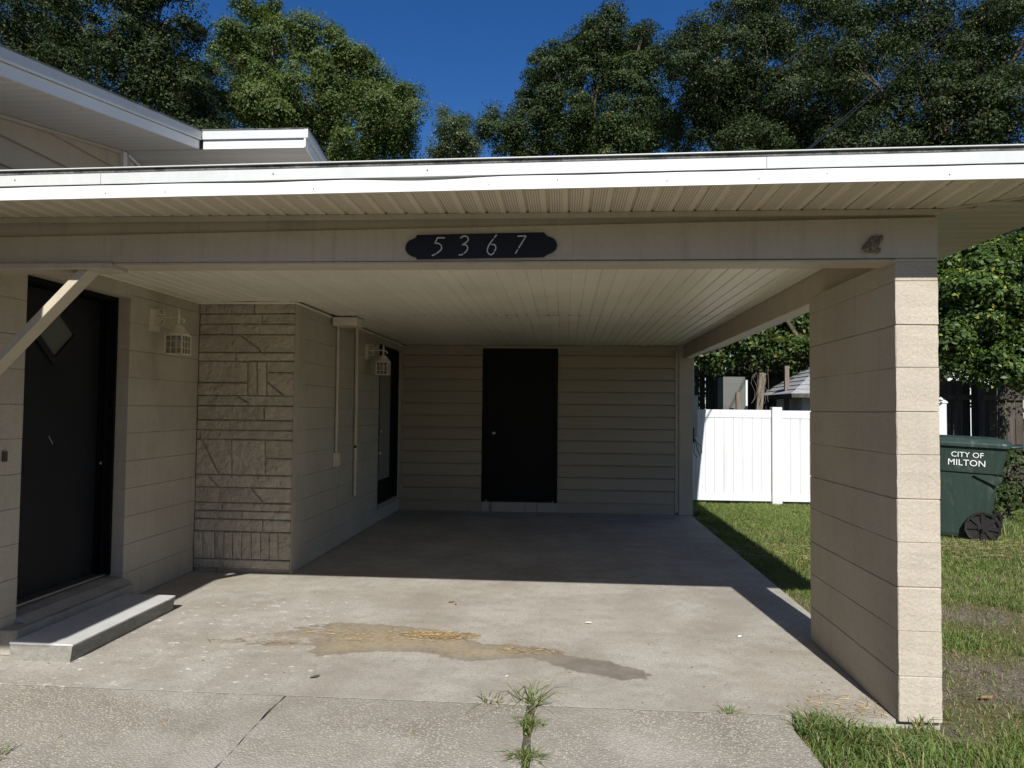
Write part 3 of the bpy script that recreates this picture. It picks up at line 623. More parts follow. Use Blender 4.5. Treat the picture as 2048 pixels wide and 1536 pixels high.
# bracket beside the entry
MB().box(XW+.002, -2.33, PY0-.032, PY0+.12, 2.146, 2.177).build('bracket_arm', M_trim, cp, .004)
d45 = Vector((-.699,-.715)); n45 = Vector((.715,-.699)); p0 = Vector((-2.525,2.1455))
Lb = (p0.x-(XW+.003))/.699; pts = [p0, p0+d45*Lb, p0+d45*Lb+n45*.04*1, p0+n45*.04]
pts = [p0, p0+d45*Lb, Vector((XW+.003, (p0+d45*Lb).y-.056)), Vector((p0.x+.057, 2.1455))]
MB().prism([tuple(q) for q in pts], 'y', PY0-.004, PY0+.088).build('brace', M_trim, cp, .002)

# ------------------------------------------------------------------ step, small fittings
st = thing('concrete_step', 'low grey concrete step slab in front of the dark entry door', 'step', (-2.93, 4.45, 0))
def step():
    n = 26; top = []; 
    out = [(-3.12,3.905)]+[(-3.12+.385*i/8, 3.905+random.uniform(-.001,.001)) for i in range(1,8)]+[(-2.74,3.90)]+[(-2.74+random.uniform(-.0012,.0012), 3.90+1.08*i/n) for i in range(1,n)]+[(-2.745,4.985)]+[(-3.0,4.99),(-3.12,4.99)]
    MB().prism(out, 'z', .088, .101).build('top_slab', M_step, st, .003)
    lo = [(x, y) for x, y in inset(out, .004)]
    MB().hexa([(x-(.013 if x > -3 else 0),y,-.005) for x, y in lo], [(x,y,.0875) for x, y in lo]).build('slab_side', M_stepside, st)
step()
# lanterns
lamp = thing('wall_lantern', 'cream caged wall lantern on the beige wall beside the dark entry door', 'lantern', (XW+.001, 5.44, 2.12), 'cream wall lanterns', local=True)
def make_lamp(root):
    pl = MB(); pts = []
    for (cx_, cy_) in ((.04,.07),(-.04,.07),(-.04,-.07),(.04,-.07)):
        a0 = {(1,1):0,(-1,1):90,(-1,-1):180,(1,-1):270}[(1 if cx_ > 0 else -1, 1 if cy_ > 0 else -1)]
        for k in range(4): t = math.radians(a0+k*30); pts.append((cx_+.022*math.cos(t), cy_+.022*math.sin(t)))
    pl.prism(pts, 'x', 0, .014); pl.prism(inset(pts,.012), 'x', .0142, .024); pl.build('back_plate', M_cream, root)
    arm = MB(); arm.tube([(.02,0,.02),(.10,0,.025),(.2,0,.022),(.235,0,.016),(.255,0,.0),(.25,0,-.014),(.238,0,-.012)], .0065, 8)
    arm.tube([(.02,0,-.03),(.05,0,-.045),(.085,0,-.03),(.09,0,.0),(.07,0,.015),(.055,0,.0),(.06,0,-.012)], .005, 7)
    arm.tube([(.02,0,.05),(.035,0,.085),(.065,0,.09),(.085,0,.07),(.08,0,.045),(.06,0,.042),(.055,0,.058)], .005, 7)
    arm.tube([(.085,0,.03),(.11,0,.06),(.135,0,.055),(.135,0,.035)], .0045, 6); arm.build('scroll_arm', M_cream, root)
    C = (.205, 0, 0)
    MB().lathe([(.002,.095),(.006,.08),(.010,.06),(.006,.052),(.014,.046),(.014,.040),(.008,.036),(.014,.028),(.014,.02),(.008,.014),(.013,.006),(.013,-.004),(.009,-.012),(.012,-.03)][::-1], C, 10).build('finial', M_cream, root)
    MB().lathe([(.085,-.118),(.088,-.112),(.078,-.104),(.066,-.085),(.052,-.074),(.050,-.066),(.040,-.05),(.026,-.036),(.012,-.028)], C, 16).build('lamp_roof', M_cream, root)
    cg = MB(); h = .066; z0, z1 = -.272, -.118; x0 = C[0]
    for sx in (-1,1):
        for sy in (-1,1): cg.box(x0+sx*h-.005, x0+sx*h+.005, sy*h-.005, sy*h+.005, z0, z1)
    for z in (z0, z1-.008):
        for s in (-1,1): cg.box(x0-h+.005, x0+h-.005, s*h-.0045, s*h+.0045, z, z+.008); cg.box(x0+s*h-.0045, x0+s*h+.0045, -h+.005, h-.005, z, z+.008)
    cg.build('cage', M_cream, root)
    gr = MB()
    for i in (1,2):
        q = -h+2*h*i/3
        for s in (-1,1):
            gr.box(x0+q-.002, x0+q+.002, s*(h+.001)-.002, s*(h+.001)+.002, z0+.008, z1-.008); gr.box(x0+s*(h+.001)-.002, x0+s*(h+.001)+.002, q-.002, q+.002, z0+.008, z1-.008)
        z = z0+(z1-z0)*i/3
        for s in (-1,1):
            gr.box(x0-h+.005, x0+h-.005, s*(h+.0035)-.0015, s*(h+.0035)+.0015, z-.002, z+.002); gr.box(x0+s*(h+.0035)-.0015, x0+s*(h+.0035)+.0015, -h+.005, h-.005, z-.002, z+.002)
    gr.build('grille', M_cream, root)
    MB().box(x0-h+.003, x0+h-.003, -h+.003, h-.003, z0+.009, z1-.009).build('lamp_glass', M_lglass, root)
    MB().lathe([(.008,-.13),(.012,-.15),(.024,-.19),(.022,-.21),(.008,-.222)][::-1], C, 10).build('bulb', M_letter, root)
make_lamp(lamp)
l2 = lamp.copy(); COL.objects.link(l2); l2.location = (XS+.001, 8.42, 2.115); l2['label'] = 'cream caged wall lantern next to the glass-paned side door deep in the carport'
for ch in list(lamp.children): c = ch.copy(); COL.objects.link(c); c.parent = l2
# conduits and boxes on the side wall
c1 = thing('electrical_conduit', 'thin painted conduit running from the ceiling box down to the outlet', 'conduit', (XS+.03, 7.27, .99), 'conduits on the side wall')
MB().tube([(XS+.022,7.27,.985),(XS+.022,7.27,1.3),(XS+.024,7.268,1.8),(XS+.022,7.262,2.31)], .0135, 10).build('pipe', M_pipe, c1)
MB().lathe([(.018,0),(.018,.04)], (XS+.022,7.27,1.30), 10).build('coupling', M_pipe, c1)
ob = thing('outlet_box', 'small weatherproof outlet box at the foot of the thin conduit', 'outlet', (XS+.03, 7.27, .84))
MB().box(XS+.002, XS+.055, 7.225, 7.315, .845, .985).build('box', M_pipe, ob, .004)
MB().box(XS+.0552, XS+.062, 7.232, 7.308, .852, .978).build('face_plate', M_cream, ob, .002)
for z in (.89,.94): MB().lathe([(.016,0),(.016,.004)], (0,0,0), 10).build('socket', M_core, ob).matrix_world = Matrix.Translation((XS+.062, 7.27, z)) @ Matrix.Rotation(math.pi/2, 4, 'Y')
c2 = thing('electrical_conduit', 'thicker conduit with dark coupling gap ending above the floor', 'conduit', (XS+.03, 7.94, .47), 'conduits on the side wall')
MB().tube([(XS+.026,7.945,.47),(XS+.026,7.945,1.0)], .019, 10).build('pipe', M_pipe, c2)
MB().tube([(XS+.026,7.94,1.03),(XS+.026,7.94,1.5),(XS+.026,7.92,2.34)], .019, 10).build('pipe', M_pipe, c2)
MB().lathe([(.013,0),(.013,.031)], (XS+.026,7.942,.9995), 10).build('coupling', M_rubber, c2)
jb = thing('junction_box', 'cream ceiling junction box above the thin conduit', 'junction box', (-2.2, 7.12, 2.28))
MB().box(-2.335, -2.085, 7.07, 7.33, 2.283, 2.360).build('box', M_cream, jb, .004)
MB().box(-2.33, -2.09, 7.075, 7.325, 2.275, 2.2828).build('cover', M_cream, jb)
db = thing('doorbell', 'small dark doorbell button on the wall left of the entry door', 'doorbell', (XW, 3.96, 1.14))
MB().box(XW+.001, XW+.014, 3.945, 3.977, 1.112, 1.172).build('plate', mat('bronze_plate',(.06,.045,.03),.5,.4,.2,20), db, .003)
MB().lathe([(.007,0),(.006,.004)], (0,0,0), 10).build('button', M_cream, db).matrix_world = Matrix.Translation((XW+.0142, 3.961, 1.142)) @ Matrix.Rotation(math.pi/2, 4, 'Y')
# house number plaque
pq = thing('house_number_sign', 'dark navy plaque with pale numerals 5367 fixed on the front beam', 'sign', (-.42, PY0-.01, 2.255))
tilt = .010
def PQ(u, v):   # photo-crop coordinates of the plaque (155..1725, 130..410)
    x = -.804+(u-155)/1570*.764; z = 2.322-(v-130)/280*.131+ (0 if True else 0); return (x, z)
pp = [(275,150),(275,165),(262,182),(235,195),(200,208),(172,240),(158,290),(170,330),(196,362),(232,380),(262,388),(275,400),(282,412),(1590,396),(1600,384),(1625,366),(1665,350),(1705,320),(1722,275),(1712,235),(1690,205),(1650,182),(1615,170),(1600,150),(1585,132)]
MB().prism([PQ(*q) for q in pp], 'y', PY0-.016, PY0-.0025).build('plate', M_navy, pq, .0025)
def stroke(lines, w=.0052):
    m = MB()
    for ln in lines:
        P = [Vector(PQ(*q)) for q in ln]
        if len(P) > 2:   # smooth polyline
            Q = []
            for i in range(len(P)-1):
                p0, p1, p2, p3 = P[max(i-1,0)], P[i], P[i+1], P[min(i+2,len(P)-1)]
                for s in range(5):
                    t = s/5; Q.append(.5*((2*p1)+(p2-p0)*t+(2*p0-5*p1+4*p2-p3)*t*t+(-p0+3*p1-3*p2+p3)*t**3))
            P = Q+[P[-1]]
        for i, p in enumerate(P):
            pass
        L = []; R = []
        for i, p in enumerate(P):
            d = (P[min(i+1,len(P)-1)]-P[max(i-1,0)]).normalized(); n = Vector((-d.y,d.x)); L.append(p+n*w/2); R.append(p-n*w/2)
        for i in range(len(P)-1): m.prism([tuple(L[i]),tuple(L[i+1]),tuple(R[i+1]),tuple(R[i])], 'y', PY0-.021, PY0-.0162)
    return m
stroke([[(570,186),(495,186)],[(495,186),(470,245)],[(470,245),(505,246),(538,275),(532,315),(485,356)],[(478,360),(440,377)]]).build('digit_five', M_digit, pq)
stroke([[(733,193),(755,173),(788,170),(812,192),(805,225),(748,265)],[(748,265),(785,262),(808,290),(800,325),(770,355)],[(762,360),(745,370),(718,370)]]).build('digit_three', M_digit, pq)
stroke([[(1103,158),(1080,190)],[(1072,202),(1030,262),(1010,318),(1022,355),(1052,370),(1082,345)],[(1084,335),(1098,300),(1085,265),(1050,260)]]).build('digit_six', M_digit, pq)
stroke([[(1318,175),(1405,172)],[(1405,172),(1330,302)],[(1322,315),(1297,362)]]).build('digit_seven', M_digit, pq)
# wasp nest on the beam
wn = thing('mud_nest', 'lumpy brown mud nest stuck on the front beam near the pillar', 'nest', (1.45, PY0, 2.23))
def nest():
    for (u0,v0,u1,v1,r) in ((1728,500,1752,474,.016),(1738,500,1758,480,.015),(1752,492,1765,471,.009),(1731,499,1760,500,.013),(1744,484,1757,473,.013)):
        a = at(u0,v0,PY0-.012); b = at(u1,v1,PY0-.012); n = 7
        P = [a.lerp(b,i/n)+Vector((random.uniform(-.003,.003),0,random.uniform(-.003,.003))) for i in range(n+1)]
        MB().tube(P, [r*random.uniform(.7,1.25)*(1 if 0<i<n else .6) for i in range(n+1)], 8).build('mud_tube', M_nest, wn)
nest()

# ------------------------------------------------------------------ yard: fences, bin, sheds
vf = thing('vinyl_fence', 'white vinyl privacy fence panels standing in the lawn behind the carport', 'fence', (4, 11.9, 0))
FY = 11.9
def vpost(x, top, w=.155, cap=True):
    p = MB().box(x-w/2, x+w/2, FY-w/2, FY+w/2, -.1, top).build('post', M_vinyl, vf, .004)
    if cap:
        m = MB(); c = w/2+.012; m.box(x-c, x+c, FY-c, FY+c, top, top+.02)
        m.add([(x-c,FY-c,top+.02),(x+c,FY-c,top+.02),(x+c,FY+c,top+.02),(x-c,FY+c,top+.02),(x,FY,top+.12)], [[0,1,4],[1,2,4],[2,3,4],[3,0,4]]); m.build('post_cap', M_vinyl, p)
    return p
def vpanel(x0, x1, top):
    MB().box(x0, x1, FY-.022, FY+.022, top-.13, top).build('top_rail', M_vinyl, vf, .004); MB().box(x0, x1, FY-.022, FY+.022, .02, .13).build('bottom_rail', M_vinyl, vf, .004)
    n = max(1, round((x1-x0)/.152)); w = (x1-x0)/n
    for i in range(n):
        a = x0+i*w
        MB().hexa([(a+.0008,FY+.012,.131),(a+.0008,FY-.008,.131),(a+.007,FY-.014,.131),(a+w-.007,FY-.014,.131),(a+w-.0008,FY-.008,.131),(a+w-.0008,FY+.012,.131)], [(q[0],q[1],top-.131) for q in [(a+.0008,FY+.012),(a+.0008,FY-.008),(a+.007,FY-.014),(a+w-.007,FY-.014),(a+w-.0008,FY-.008),(a+w-.0008,FY+.012)]]).build('picket', M_vinyl, vf)
vpost(3.40, 1.532, cap=False); vpost(5.93, 1.62)
vpanel(1.83, 3.322, 1.485); vpanel(3.478, 5.85, 1.478)
def wood_fence(name, label, x0, x1, Y, h0, h1, pitch=.145):
    t = thing(name, label, 'fence', ((x0+x1)/2, Y, 0)); x = x0
    while x < x1:
        h = h0+(h1-h0)*(x-x0)/(x1-x0)+random.uniform(-.04,.03); w = pitch-random.uniform(.004,.02); y = Y+random.uniform(-.006,.006)
        MB().prism([(x,-.05),(x+w,-.05),(x+w+random.uniform(-.008,.008),h-.04),(x+w-.03,h),(x+.03,h),(x+random.uniform(-.008,.008),h-.04)], 'y', y, y+.018).build('board', M_wood, t); x += pitch
    for z in (.35, (h0+h1)/2-.35): MB().hexa([(x0,Y-.045,z),(x1,Y-.045,z),(x1,Y-.008,z),(x0,Y-.008,z)],[(x0,Y-.045,z+.09),(x1,Y-.045,z+.09),(x1,Y-.008,z+.09),(x0,Y-.008,z+.09)]).build('rail', M_wood, t)
    x = x0+.9
    while x < x1: MB().box(x, x+.1, Y-.15, Y-.05, -.1, (h0+h1)/2-.05).build('post', M_wood, t); x += 2.3
wood_fence('wooden_fence', 'dark weathered board fence behind the green bin under the leafy bush', 6.15, 11.5, 13.0, 2.0, 2.1)
wood_fence('wooden_fence', 'dark tall board fence seen behind the white fence beside the small shed', .8, 6.6, 16.2, 2.35, 2.75)
# small shed with a grey shingle roof
sh = thing('shed', 'small shed with pale walls and grey shingled roof behind the white fence', 'shed', (5.2, 14.3, 0))
MB().box(4.36, 6.2, 13.6, 15.2, 0, 1.78).build('wall', M_whitewall, sh)
e0 = [(4.05,13.2,1.78),(6.5,13.2,1.78),(6.5,15.5,1.78),(4.05,15.5,1.78)]
MB().hexa([(x,y,1.72) for x,y,_ in e0], e0).build('eave_board', M_wood, sh)
ri = [(5.1,14.3,2.55),(5.4,14.3,2.55)]
shr = MB().add(e0+ri, [[0,1,5,4],[1,2,5],[2,3,4,5],[3,0,4]]).build('roof', M_greyshingle, sh)
for k in range(9):
    f0 = k/9; f1 = f0+.085
    def L3(f, s): a = Vector(e0[s]); b = Vector(ri[s]); return a.lerp(b, f)
    nrm = Vector((0,-.55,.83))*.018
    A = [L3(f0,0), L3(f0,1), L3(f1+.03,1), L3(f1+.03,0)]
    MB().hexa([a+nrm*.1 for a in A], [A[0]+nrm, A[1]+nrm, A[2]+nrm*.15, A[3]+nrm*.15]).build('shingle_course', M_greyshingle, shr)
    A = [L3(f0,0), Vector(e0[3]).lerp(Vector(ri[0]), f0), Vector(e0[3]).lerp(Vector(ri[0]), f1+.03), L3(f1+.03,0)]
    nr2 = Vector((-.55,0,.83))*.018
    MB().hexa([a+nr2*.1 for a in A], [A[0]+nr2, A[1]+nr2, A[2]+nr2*.15, A[3]+nr2*.15]).build('shingle_course', M_greyshingle, shr)
# pale locker and posts
lk = thing('storage_locker', 'tall pale locker with a white lit edge behind the white fence', 'locker', (3.2, 14.2, 0))
MB().box(3.02, 3.43, 14.0, 14.5, 0, 2.12).build('body', M_locker, lk); MB().box(3.432, 3.468, 13.97, 14.03, 0, 2.06).build('edge_strip', M_vinyl, lk)
MB().box(3.06, 3.39, 13.985, 13.999, .1, 1.6).build('door', M_locker, lk)
def lone_post(label, p0, p1, r, top=None):
    t = thing('wooden_post', label, 'post', (p0[0], p0[1], 0), 'old posts behind the white fence')
    a, b = Vector(p0), Vector(p1); d = (b-a).normalized(); s = d.cross(Vector((0,1,0))).normalized()*r; q = Vector((0,r,0))
    MB().hexa([a-s-q,a+s-q,a+s+q,a-s+q], [b-s-q,b+s-q,b+s+q,b-s+q]).build('shaft', M_woodpale, t, .006)
    return t
pz = lambda x, y, Y: at(x, y, Y)
tp = lone_post('leaning brown post with dry vines hanging from its top', (pz(1514,818,13.2).x-.10,13.2,-.05), tuple(pz(1524,746,13.2)), .055)
lone_post('pale grey post standing beside the shed roof', (pz(1573,770,13.9).x,13.9,0), tuple(pz(1573,732,13.9)), .04)
lone_post('short mossy post beside the tall pale locker', (pz(1478,818,13.6).x,13.6,0), tuple(pz(1476,785,13.6)), .04)
vn = MB()
for k in range(8):
    a = pz(1524+random.uniform(-14,16),744+random.uniform(-4,6),13.1); P = [a]
    for i in range(5): P.append(P[-1]+Vector((random.uniform(-.07,.07), random.uniform(-.03,.03), -random.uniform(.05,.17))))
    vn.tube(P, .0035, 4, False)
vn.build('dry_vine', M_woodpale, tp)
# meter box and hanging wires by the corner post
mb = thing('meter_box', 'grey utility box with loose black wires on the storage corner', 'utility box', (1.85, 10.6, 1.0))
MB().box(1.797, 1.90, 10.45, 10.68, 1.08, 1.68).build('box', M_greybox, mb, .006)
MB().lathe([(.08,0),(.08,.05),(.06,.09)], (0,0,0), 14).build('meter_dial', M_greybox, mb).matrix_world = Matrix.Translation((1.90, 10.56, 1.43)) @ Matrix.Rotation(math.pi/2, 4, 'Y')
MB().tube([(1.83,10.5,1.68),(1.83,10.5,2.38)], .025, 8).build('riser_pipe', M_greybox, mb)
wr = MB()
for k in range(3): wr.tube([(1.82,10.43,1.1),(1.84+.03*k,10.40,.98),(1.83+.05*k,10.38,.86+.05*k),(1.88+.03*k,10.36,.80+.03*k)], .006, 5)
wr.box(1.80, 1.84, 10.40, 10.45, 1.0, 1.22); wr.build('loose_wire', M_cable, mb)
# wheelie bin
bn = thing('wheeled_bin', 'dark green wheeled refuse bin lettered CITY OF MILTON on the lawn by the pillar', 'bin', (4.84, 9.2, -.03), local=True); bn.scale = (1.1,)*3
bn.rotation_euler = (0, math.radians(1.8), math.atan2(-.52,.85))
def bin_():
    def ring(l0, l1, w, z, r=.05, n=4):
        P = []
        for (cx_, cy_, a0) in ((l1-r,w-r,0),(l0+r,w-r,90),(l0+r,-w+r,180),(l1-r,-w+r,270)):
            for k in range(n): t = math.radians(a0+90*k/(n-1)); P.append((cx_+r*math.cos(t), cy_+r*math.sin(t), z))
        return P
    def loft(rings):
        m = MB(); n = len(rings[0]); vs = [p for r in rings for p in r]
        fs = [[i*n+j, i*n+(j+1)%n, (i+1)*n+(j+1)%n, (i+1)*n+j] for i in range(len(rings)-1) for j in range(n)]
        fs += [list(range(n))[::-1], list(range((len(rings)-1)*n, len(rings)*n))]; return m.add(vs, fs, False)
    loft([ring(-.30,.24,.24,.02),ring(-.30,.24,.25,.06),ring(-.335,.30,.275,.55),ring(-.345,.315,.285,.72),ring(-.36,.345,.30,.725,.06),ring(-.38,.385,.315,.90,.06),ring(-.40,.41,.325,1.0,.06),ring(-.40,.41,.325,1.02,.06)]).build('body', M_bin, bn)
    loft([ring(-.43,.43,.35,1.0,.07),ring(-.43,.43,.35,1.03,.07),ring(-.425,.42,.345,1.045,.07),ring(-.36,.36,.30,1.085,.08),ring(-.25,.25,.2,1.10,.08)]).build('lid', M_bin, bn)
    MB().tube([(.43,-.28,1.01),(.50,-.27,1.02),(.52,-.2,1.02),(.52,.2,1.02),(.50,.27,1.02),(.43,.28,1.01)], .017, 8).build('handle', M_bin, bn)
    MB().prism([(.10,.70),(.36,.70),(.36,.66),(.31,.60)], 'y', -.306, -.24).build('side_ledge', M_bin, bn)
    MB().tube([(.20,-.36,.15),(.20,.36,.15)], .012, 8).build('axle', M_rubber, bn)
    for sy in (-1, 1):
        w = MB(); R = .165; y0 = sy*.30; n = 28; vs = []; fs = []
        prof = [(.145,y0-.03),(R,y0-.035),(R,y0+.035),(.145,y0+.03)]
        for j in range(n):
            t = 2*math.pi*j/n; kx = 1.0 if j % 2 else .965
            for r, yy in prof: vs.append((.20+r*kx*math.cos(t), yy, .15+r*kx*math.sin(t)))
        for j in range(n):
            for q in range(4): fs.append([j*4+q, j*4+(q+1)%4, ((j+1)%n)*4+(q+1)%4, ((j+1)%n)*4+q])
        w.add(vs, fs); wo_ = w.build('wheel', M_rubber, bn)
        sp_ = MB(); yo = y0+sy*.0
        for j in range(8):
            t = 2*math.pi*j/8; c, s = math.cos(t), math.sin(t); hw = .014
            sp_.hexa([(.20+.03*c-hw*s,yo-.022,.15+.03*s+hw*c),(.20+.03*c+hw*s,yo-.022,.15+.03*s-hw*c),(.20+.15*c+hw*1.6*s,yo-.028,.15+.15*s-hw*1.6*c),(.20+.15*c-hw*1.6*s,yo-.028,.15+.15*s+hw*1.6*c)],
                     [(.20+.03*c-hw*s,yo+.022,.15+.03*s+hw*c),(.20+.03*c+hw*s,yo+.022,.15+.03*s-hw*c),(.20+.15*c+hw*1.6*s,yo+.028,.15+.15*s-hw*1.6*c),(.20+.15*c-hw*1.6*s,yo+.028,.15+.15*s+hw*1.6*c)])
        sp_.build('spokes', M_rubber, wo_)
        hb = MB().lathe([(.045,-.034),(.045,.034)], (0,0,0), 12).build('hub', M_rubber, wo_); hb.matrix_local = Matrix.Translation((.20,yo,.15)) @ Matrix.Rotation(math.pi/2,4,'X')
        MB().lathe([(.148,-.012),(.148,.012)], (0,0,0), 24).build('disc', M_rubber, wo_).matrix_local = Matrix.Translation((.20,yo,.15)) @ Matrix.Rotation(math.pi/2,4,'X')
    for txt, z, size, x in (('CITY OF', .885, .080, .045), ('MILTON', .795, .094, .04)):
        cu = bpy.data.curves.new('t', 'FONT'); cu.body = txt; cu.size = size; cu.extrude = .0015; cu.offset = 0.0; cu.align_x = 'CENTER'; cu.resolution_u = 3
        to = bpy.data.objects.new('t', cu); COL.objects.link(to); dg = bpy.context.evaluated_depsgraph_get()
        me = bpy.data.meshes.new_from_object(to.evaluated_get(dg)); bpy.data.objects.remove(to); me.materials.clear(); me.materials.append(M_letter)
        o = link('lettering', me, bn); ti = math.atan2(.015,.175)
        yf = -(.301+(z+.03-.725)*.0857)-.004
        o.matrix_local = Matrix.Translation((x, yf, z)) @ Matrix.Rotation(math.pi/2+ti, 4, 'X')
bin_()
# far neighbour house seen past the pillar
nh = thing('neighbour_house', 'white neighbour house with pale roof showing through the leaves right of the pillar', 'house', (17.5, 30, 0))
MB().box(12, 17.1, 30, 38, 0, 4.9).build('wall', M_whitewall, nh)
MB().hexa([(11.6,29.4,4.75),(17.5,29.4,4.75),(17.5,38.5,4.75),(11.6,38.5,4.75)], [(11.6,29.4,4.9),(17.5,29.4,4.9),(17.5,34,6.3),(11.6,34,6.3)]).build('roof', M_greyshingle, nh)
MB().box(16.2, 16.9, 29.96, 30.02, 1.0, 2.3).build('window', M_pane, nh)
# service cable
ms = thing('service_mast', 'steel service mast on the carport roof hidden behind the fascia', 'mast', (1.85, 7.3, 2.5))
MB().tube([(1.85,7.3,2.45),(1.85,7.3,3.55)], .03, 8).build('pipe', M_steel, ms); MB().lathe([(.05,3.55),(.055,3.62),(.02,3.68)], (1.85,7.3,0), 10).build('weatherhead', M_steel, ms)
A = Vector((1.85,7.3,3.58)); B = at(1945,0,19.0); dr = B-A; C3 = A+dr*1.5
cb = MB()
for off in (Vector((0,0,0)), Vector((.05,0,-.05))):
    cb.tube([A.lerp(C3,i/24)+off*math.sin(math.pi*i/24)+Vector((0,0,-.5*math.sin(math.pi*i/24)+.45*math.sin(math.pi*i/24))) for i in range(25)], .007, 5)
tag(cb.build('power_cable', M_cable), 'black twin power cable sloping up in front of the dark oak trees', 'cable')

# ------------------------------------------------------------------ foliage
def leaf_mesh(name, P, Nrm, size, mat_, parent=None, aspect=.55):
    n = len(P); rnd = RNG.normal(size=(n,3)); Nn = Nrm/np.linalg.norm(Nrm,axis=1,keepdims=True)
    a = np.cross(Nn, rnd); a /= np.linalg.norm(a,axis=1,keepdims=True)+1e-9; b = np.cross(Nn, a)
    s = size[:,None]; V = np.empty((n,4,3))
    V[:,0] = P-a*s*.5; V[:,1] = P+b*s*aspect*.5+Nn*s*.08; V[:,2] = P+a*s*.5-Nn*s*.06; V[:,3] = P-b*s*aspect*.5+Nn*s*.08
    me = bpy.data.meshes.new(name); me.vertices.add(n*4); me.vertices.foreach_set('co', V.reshape(-1).astype(np.float32))
    me.loops.add(n*4); me.loops.foreach_set('vertex_index', np.arange(n*4, dtype=np.int32))
    me.polygons.add(n); me.polygons.foreach_set('loop_start', np.arange(0,n*4,4,dtype=np.int32)); me.polygons.foreach_set('loop_total', np.full(n,4,dtype=np.int32))
    me.materials.append(mat_); me.update(); me.validate(); return link(name, me, parent)
def crown(lobes, n_leaf, leaf, mat_, parent, clump=.45, dens=1.0, shell=.55, flat=1.0, droop=0, loose=.3):
    """lobes: (centre, radius); leaves gathered in clumps through the outer volume of each lobe"""
    tot = sum(r**2 for _, r in lobes); PP = []; NN = []
    for c, r in lobes:
        k = int(n_leaf*r*r/tot); nc = max(6, int(2.3*(r/clump)**2*dens))
        d = RNG.normal(size=(nc,3)); d /= np.linalg.norm(d,axis=1,keepdims=True); d[:,2] = np.where(d[:,2] < -.55, -d[:,2], d[:,2])
        rr = r*(shell+(1-shell)*RNG.random(nc)**.6)*(.86+.28*RNG.random(nc))
        cc = np.array(c)+d*rr[:,None]*np.array([1,1,flat]); cr = clump*(.35+1.1*RNG.random(nc)**1.5)
        w = cr**2; ix = RNG.choice(nc, k, p=w/w.sum())
        o = RNG.normal(size=(k,3)); o /= np.linalg.norm(o,axis=1,keepdims=True); q = RNG.random(k)**.45
        o[:,2] = np.abs(o[:,2])*np.where(RNG.random(k) < .75, 1, -1)
        p = cc[ix]+o*(q*cr[ix])[:,None]*np.array([1,1,.75])
        lo_ = RNG.random(k) < loose; dd = RNG.normal(size=(k,3)); dd /= np.linalg.norm(dd,axis=1,keepdims=True)
        p = np.where(lo_[:,None], np.array(c)+dd*(r*(.35+.72*RNG.random(k)**.5))[:,None], p)
        if droop: p[:,2] -= droop*(q**2)*cr[ix]*RNG.random(k)
        PP.append(p); NN.append(o*.9+d[ix]*.5+RNG.normal(size=(k,3))*.55+np.array([0,0,.35]))
    P = np.concatenate(PP); Nn = np.concatenate(NN)
    return leaf_mesh('crown', P, Nn, leaf*(.65+.7*RNG.random(len(P))), mat_, parent)
def tree(name, label, lobes_px, Y, trunk_px, n_leaf, leaf, mat_, clump, group=None, extra=(), spread=1.2, **kw):
    base = at(trunk_px, 800, Y); base.z = -.05
    t = thing(name, label, 'tree', base, group)
    lobes = []
    for (x, y, r) in lobes_px:
        rr = r/F_PX*Y; c = at(x, y, Y+random.uniform(-spread,spread)); lobes.append((tuple(c), rr))
    lobes += list(extra)
    crown(lobes, n_leaf, leaf, mat_, t, clump, **kw)
    tk = MB(); top = max(l[0][2] for l in lobes); H = top*.62
    path = [base+Vector((random.uniform(-.15,.15)*k, random.uniform(-.15,.15)*k, H*k/5)) for k in range(6)]; r0 = .02*top+.06
    tk.tube(path, [r0*(1-.14*k) for k in range(6)], 9)
    for c, r in lobes:
        c = Vector(c); s = min(path[1:], key=lambda q: (q-c).length+max(0,q.z-c.z)*2); mid = s.lerp(c,.5)+Vector((random.uniform(-.3,.3),random.uniform(-.3,.3),random.uniform(.0,.4)))*min(1,r)
        rb = max(.03, .05*r)
        tk.tube([s, mid, c], [rb*1.3, rb, rb*.5], 6)
        for q in range(4):
            v = Vector(RNG.normal(size=3)).normalized(); v.z = abs(v.z)*.7; e = c+v*r*.85
            tk.tube([mid.lerp(c,.5+.1*q), c.lerp(e,.4)+Vector((0,0,-.1*r)), e], [rb*.6, rb*.4, .012], 5, False)
    tk.build('trunk', M_bark, t); return t
TG = 'tall trees behind the house'
tree('oak_tree', 'dark leafy oak filling the upper left corner above the house roof', [(40,40,130),(190,60,120),(320,20,95),(90,190,120),(250,160,105),(345,110,60),(330,230,90),(180,280,90),(300,160,70),(340,180,70),(380,250,50),(150,130,80),(60,130,90),(60,330,110),(370,300,70),(300,360,80)], 21, 175, 190000, .085, M_oakdark, .5, TG, loose=.25, dens=1.4)
tree('camphor_tree', 'rounded lighter green tree with domed leaf masses left of the sky gap', [(520,52,56),(455,95,42),(585,75,52),(530,130,75),(640,110,62),(440,190,60),(705,165,70),(610,200,80),(780,225,52),(808,195,26),(735,250,70),(500,250,80),(640,290,75),(790,300,45),(560,330,80),(805,265,32),(420,290,50),(700,340,70),(660,220,70),(570,230,60),(520,200,60),(700,120,36),(740,190,60),(560,280,70),(760,270,50),(825,230,22),(480,130,50)], 25, 600, 200000, .09, M_camphor, .55, TG, loose=.2, dens=1.35, shell=.42, droop=.6)
tree('slender_tree', 'small thin bluish tree poking up in the sky gap between the larger trees', [(905,262,34),(885,228,15),(925,250,18),(900,300,48),(945,300,26),(868,315,26),(915,350,50)], 31, 905, 26000, .08, M_willow, .5, TG, dens=.9, shell=.3)
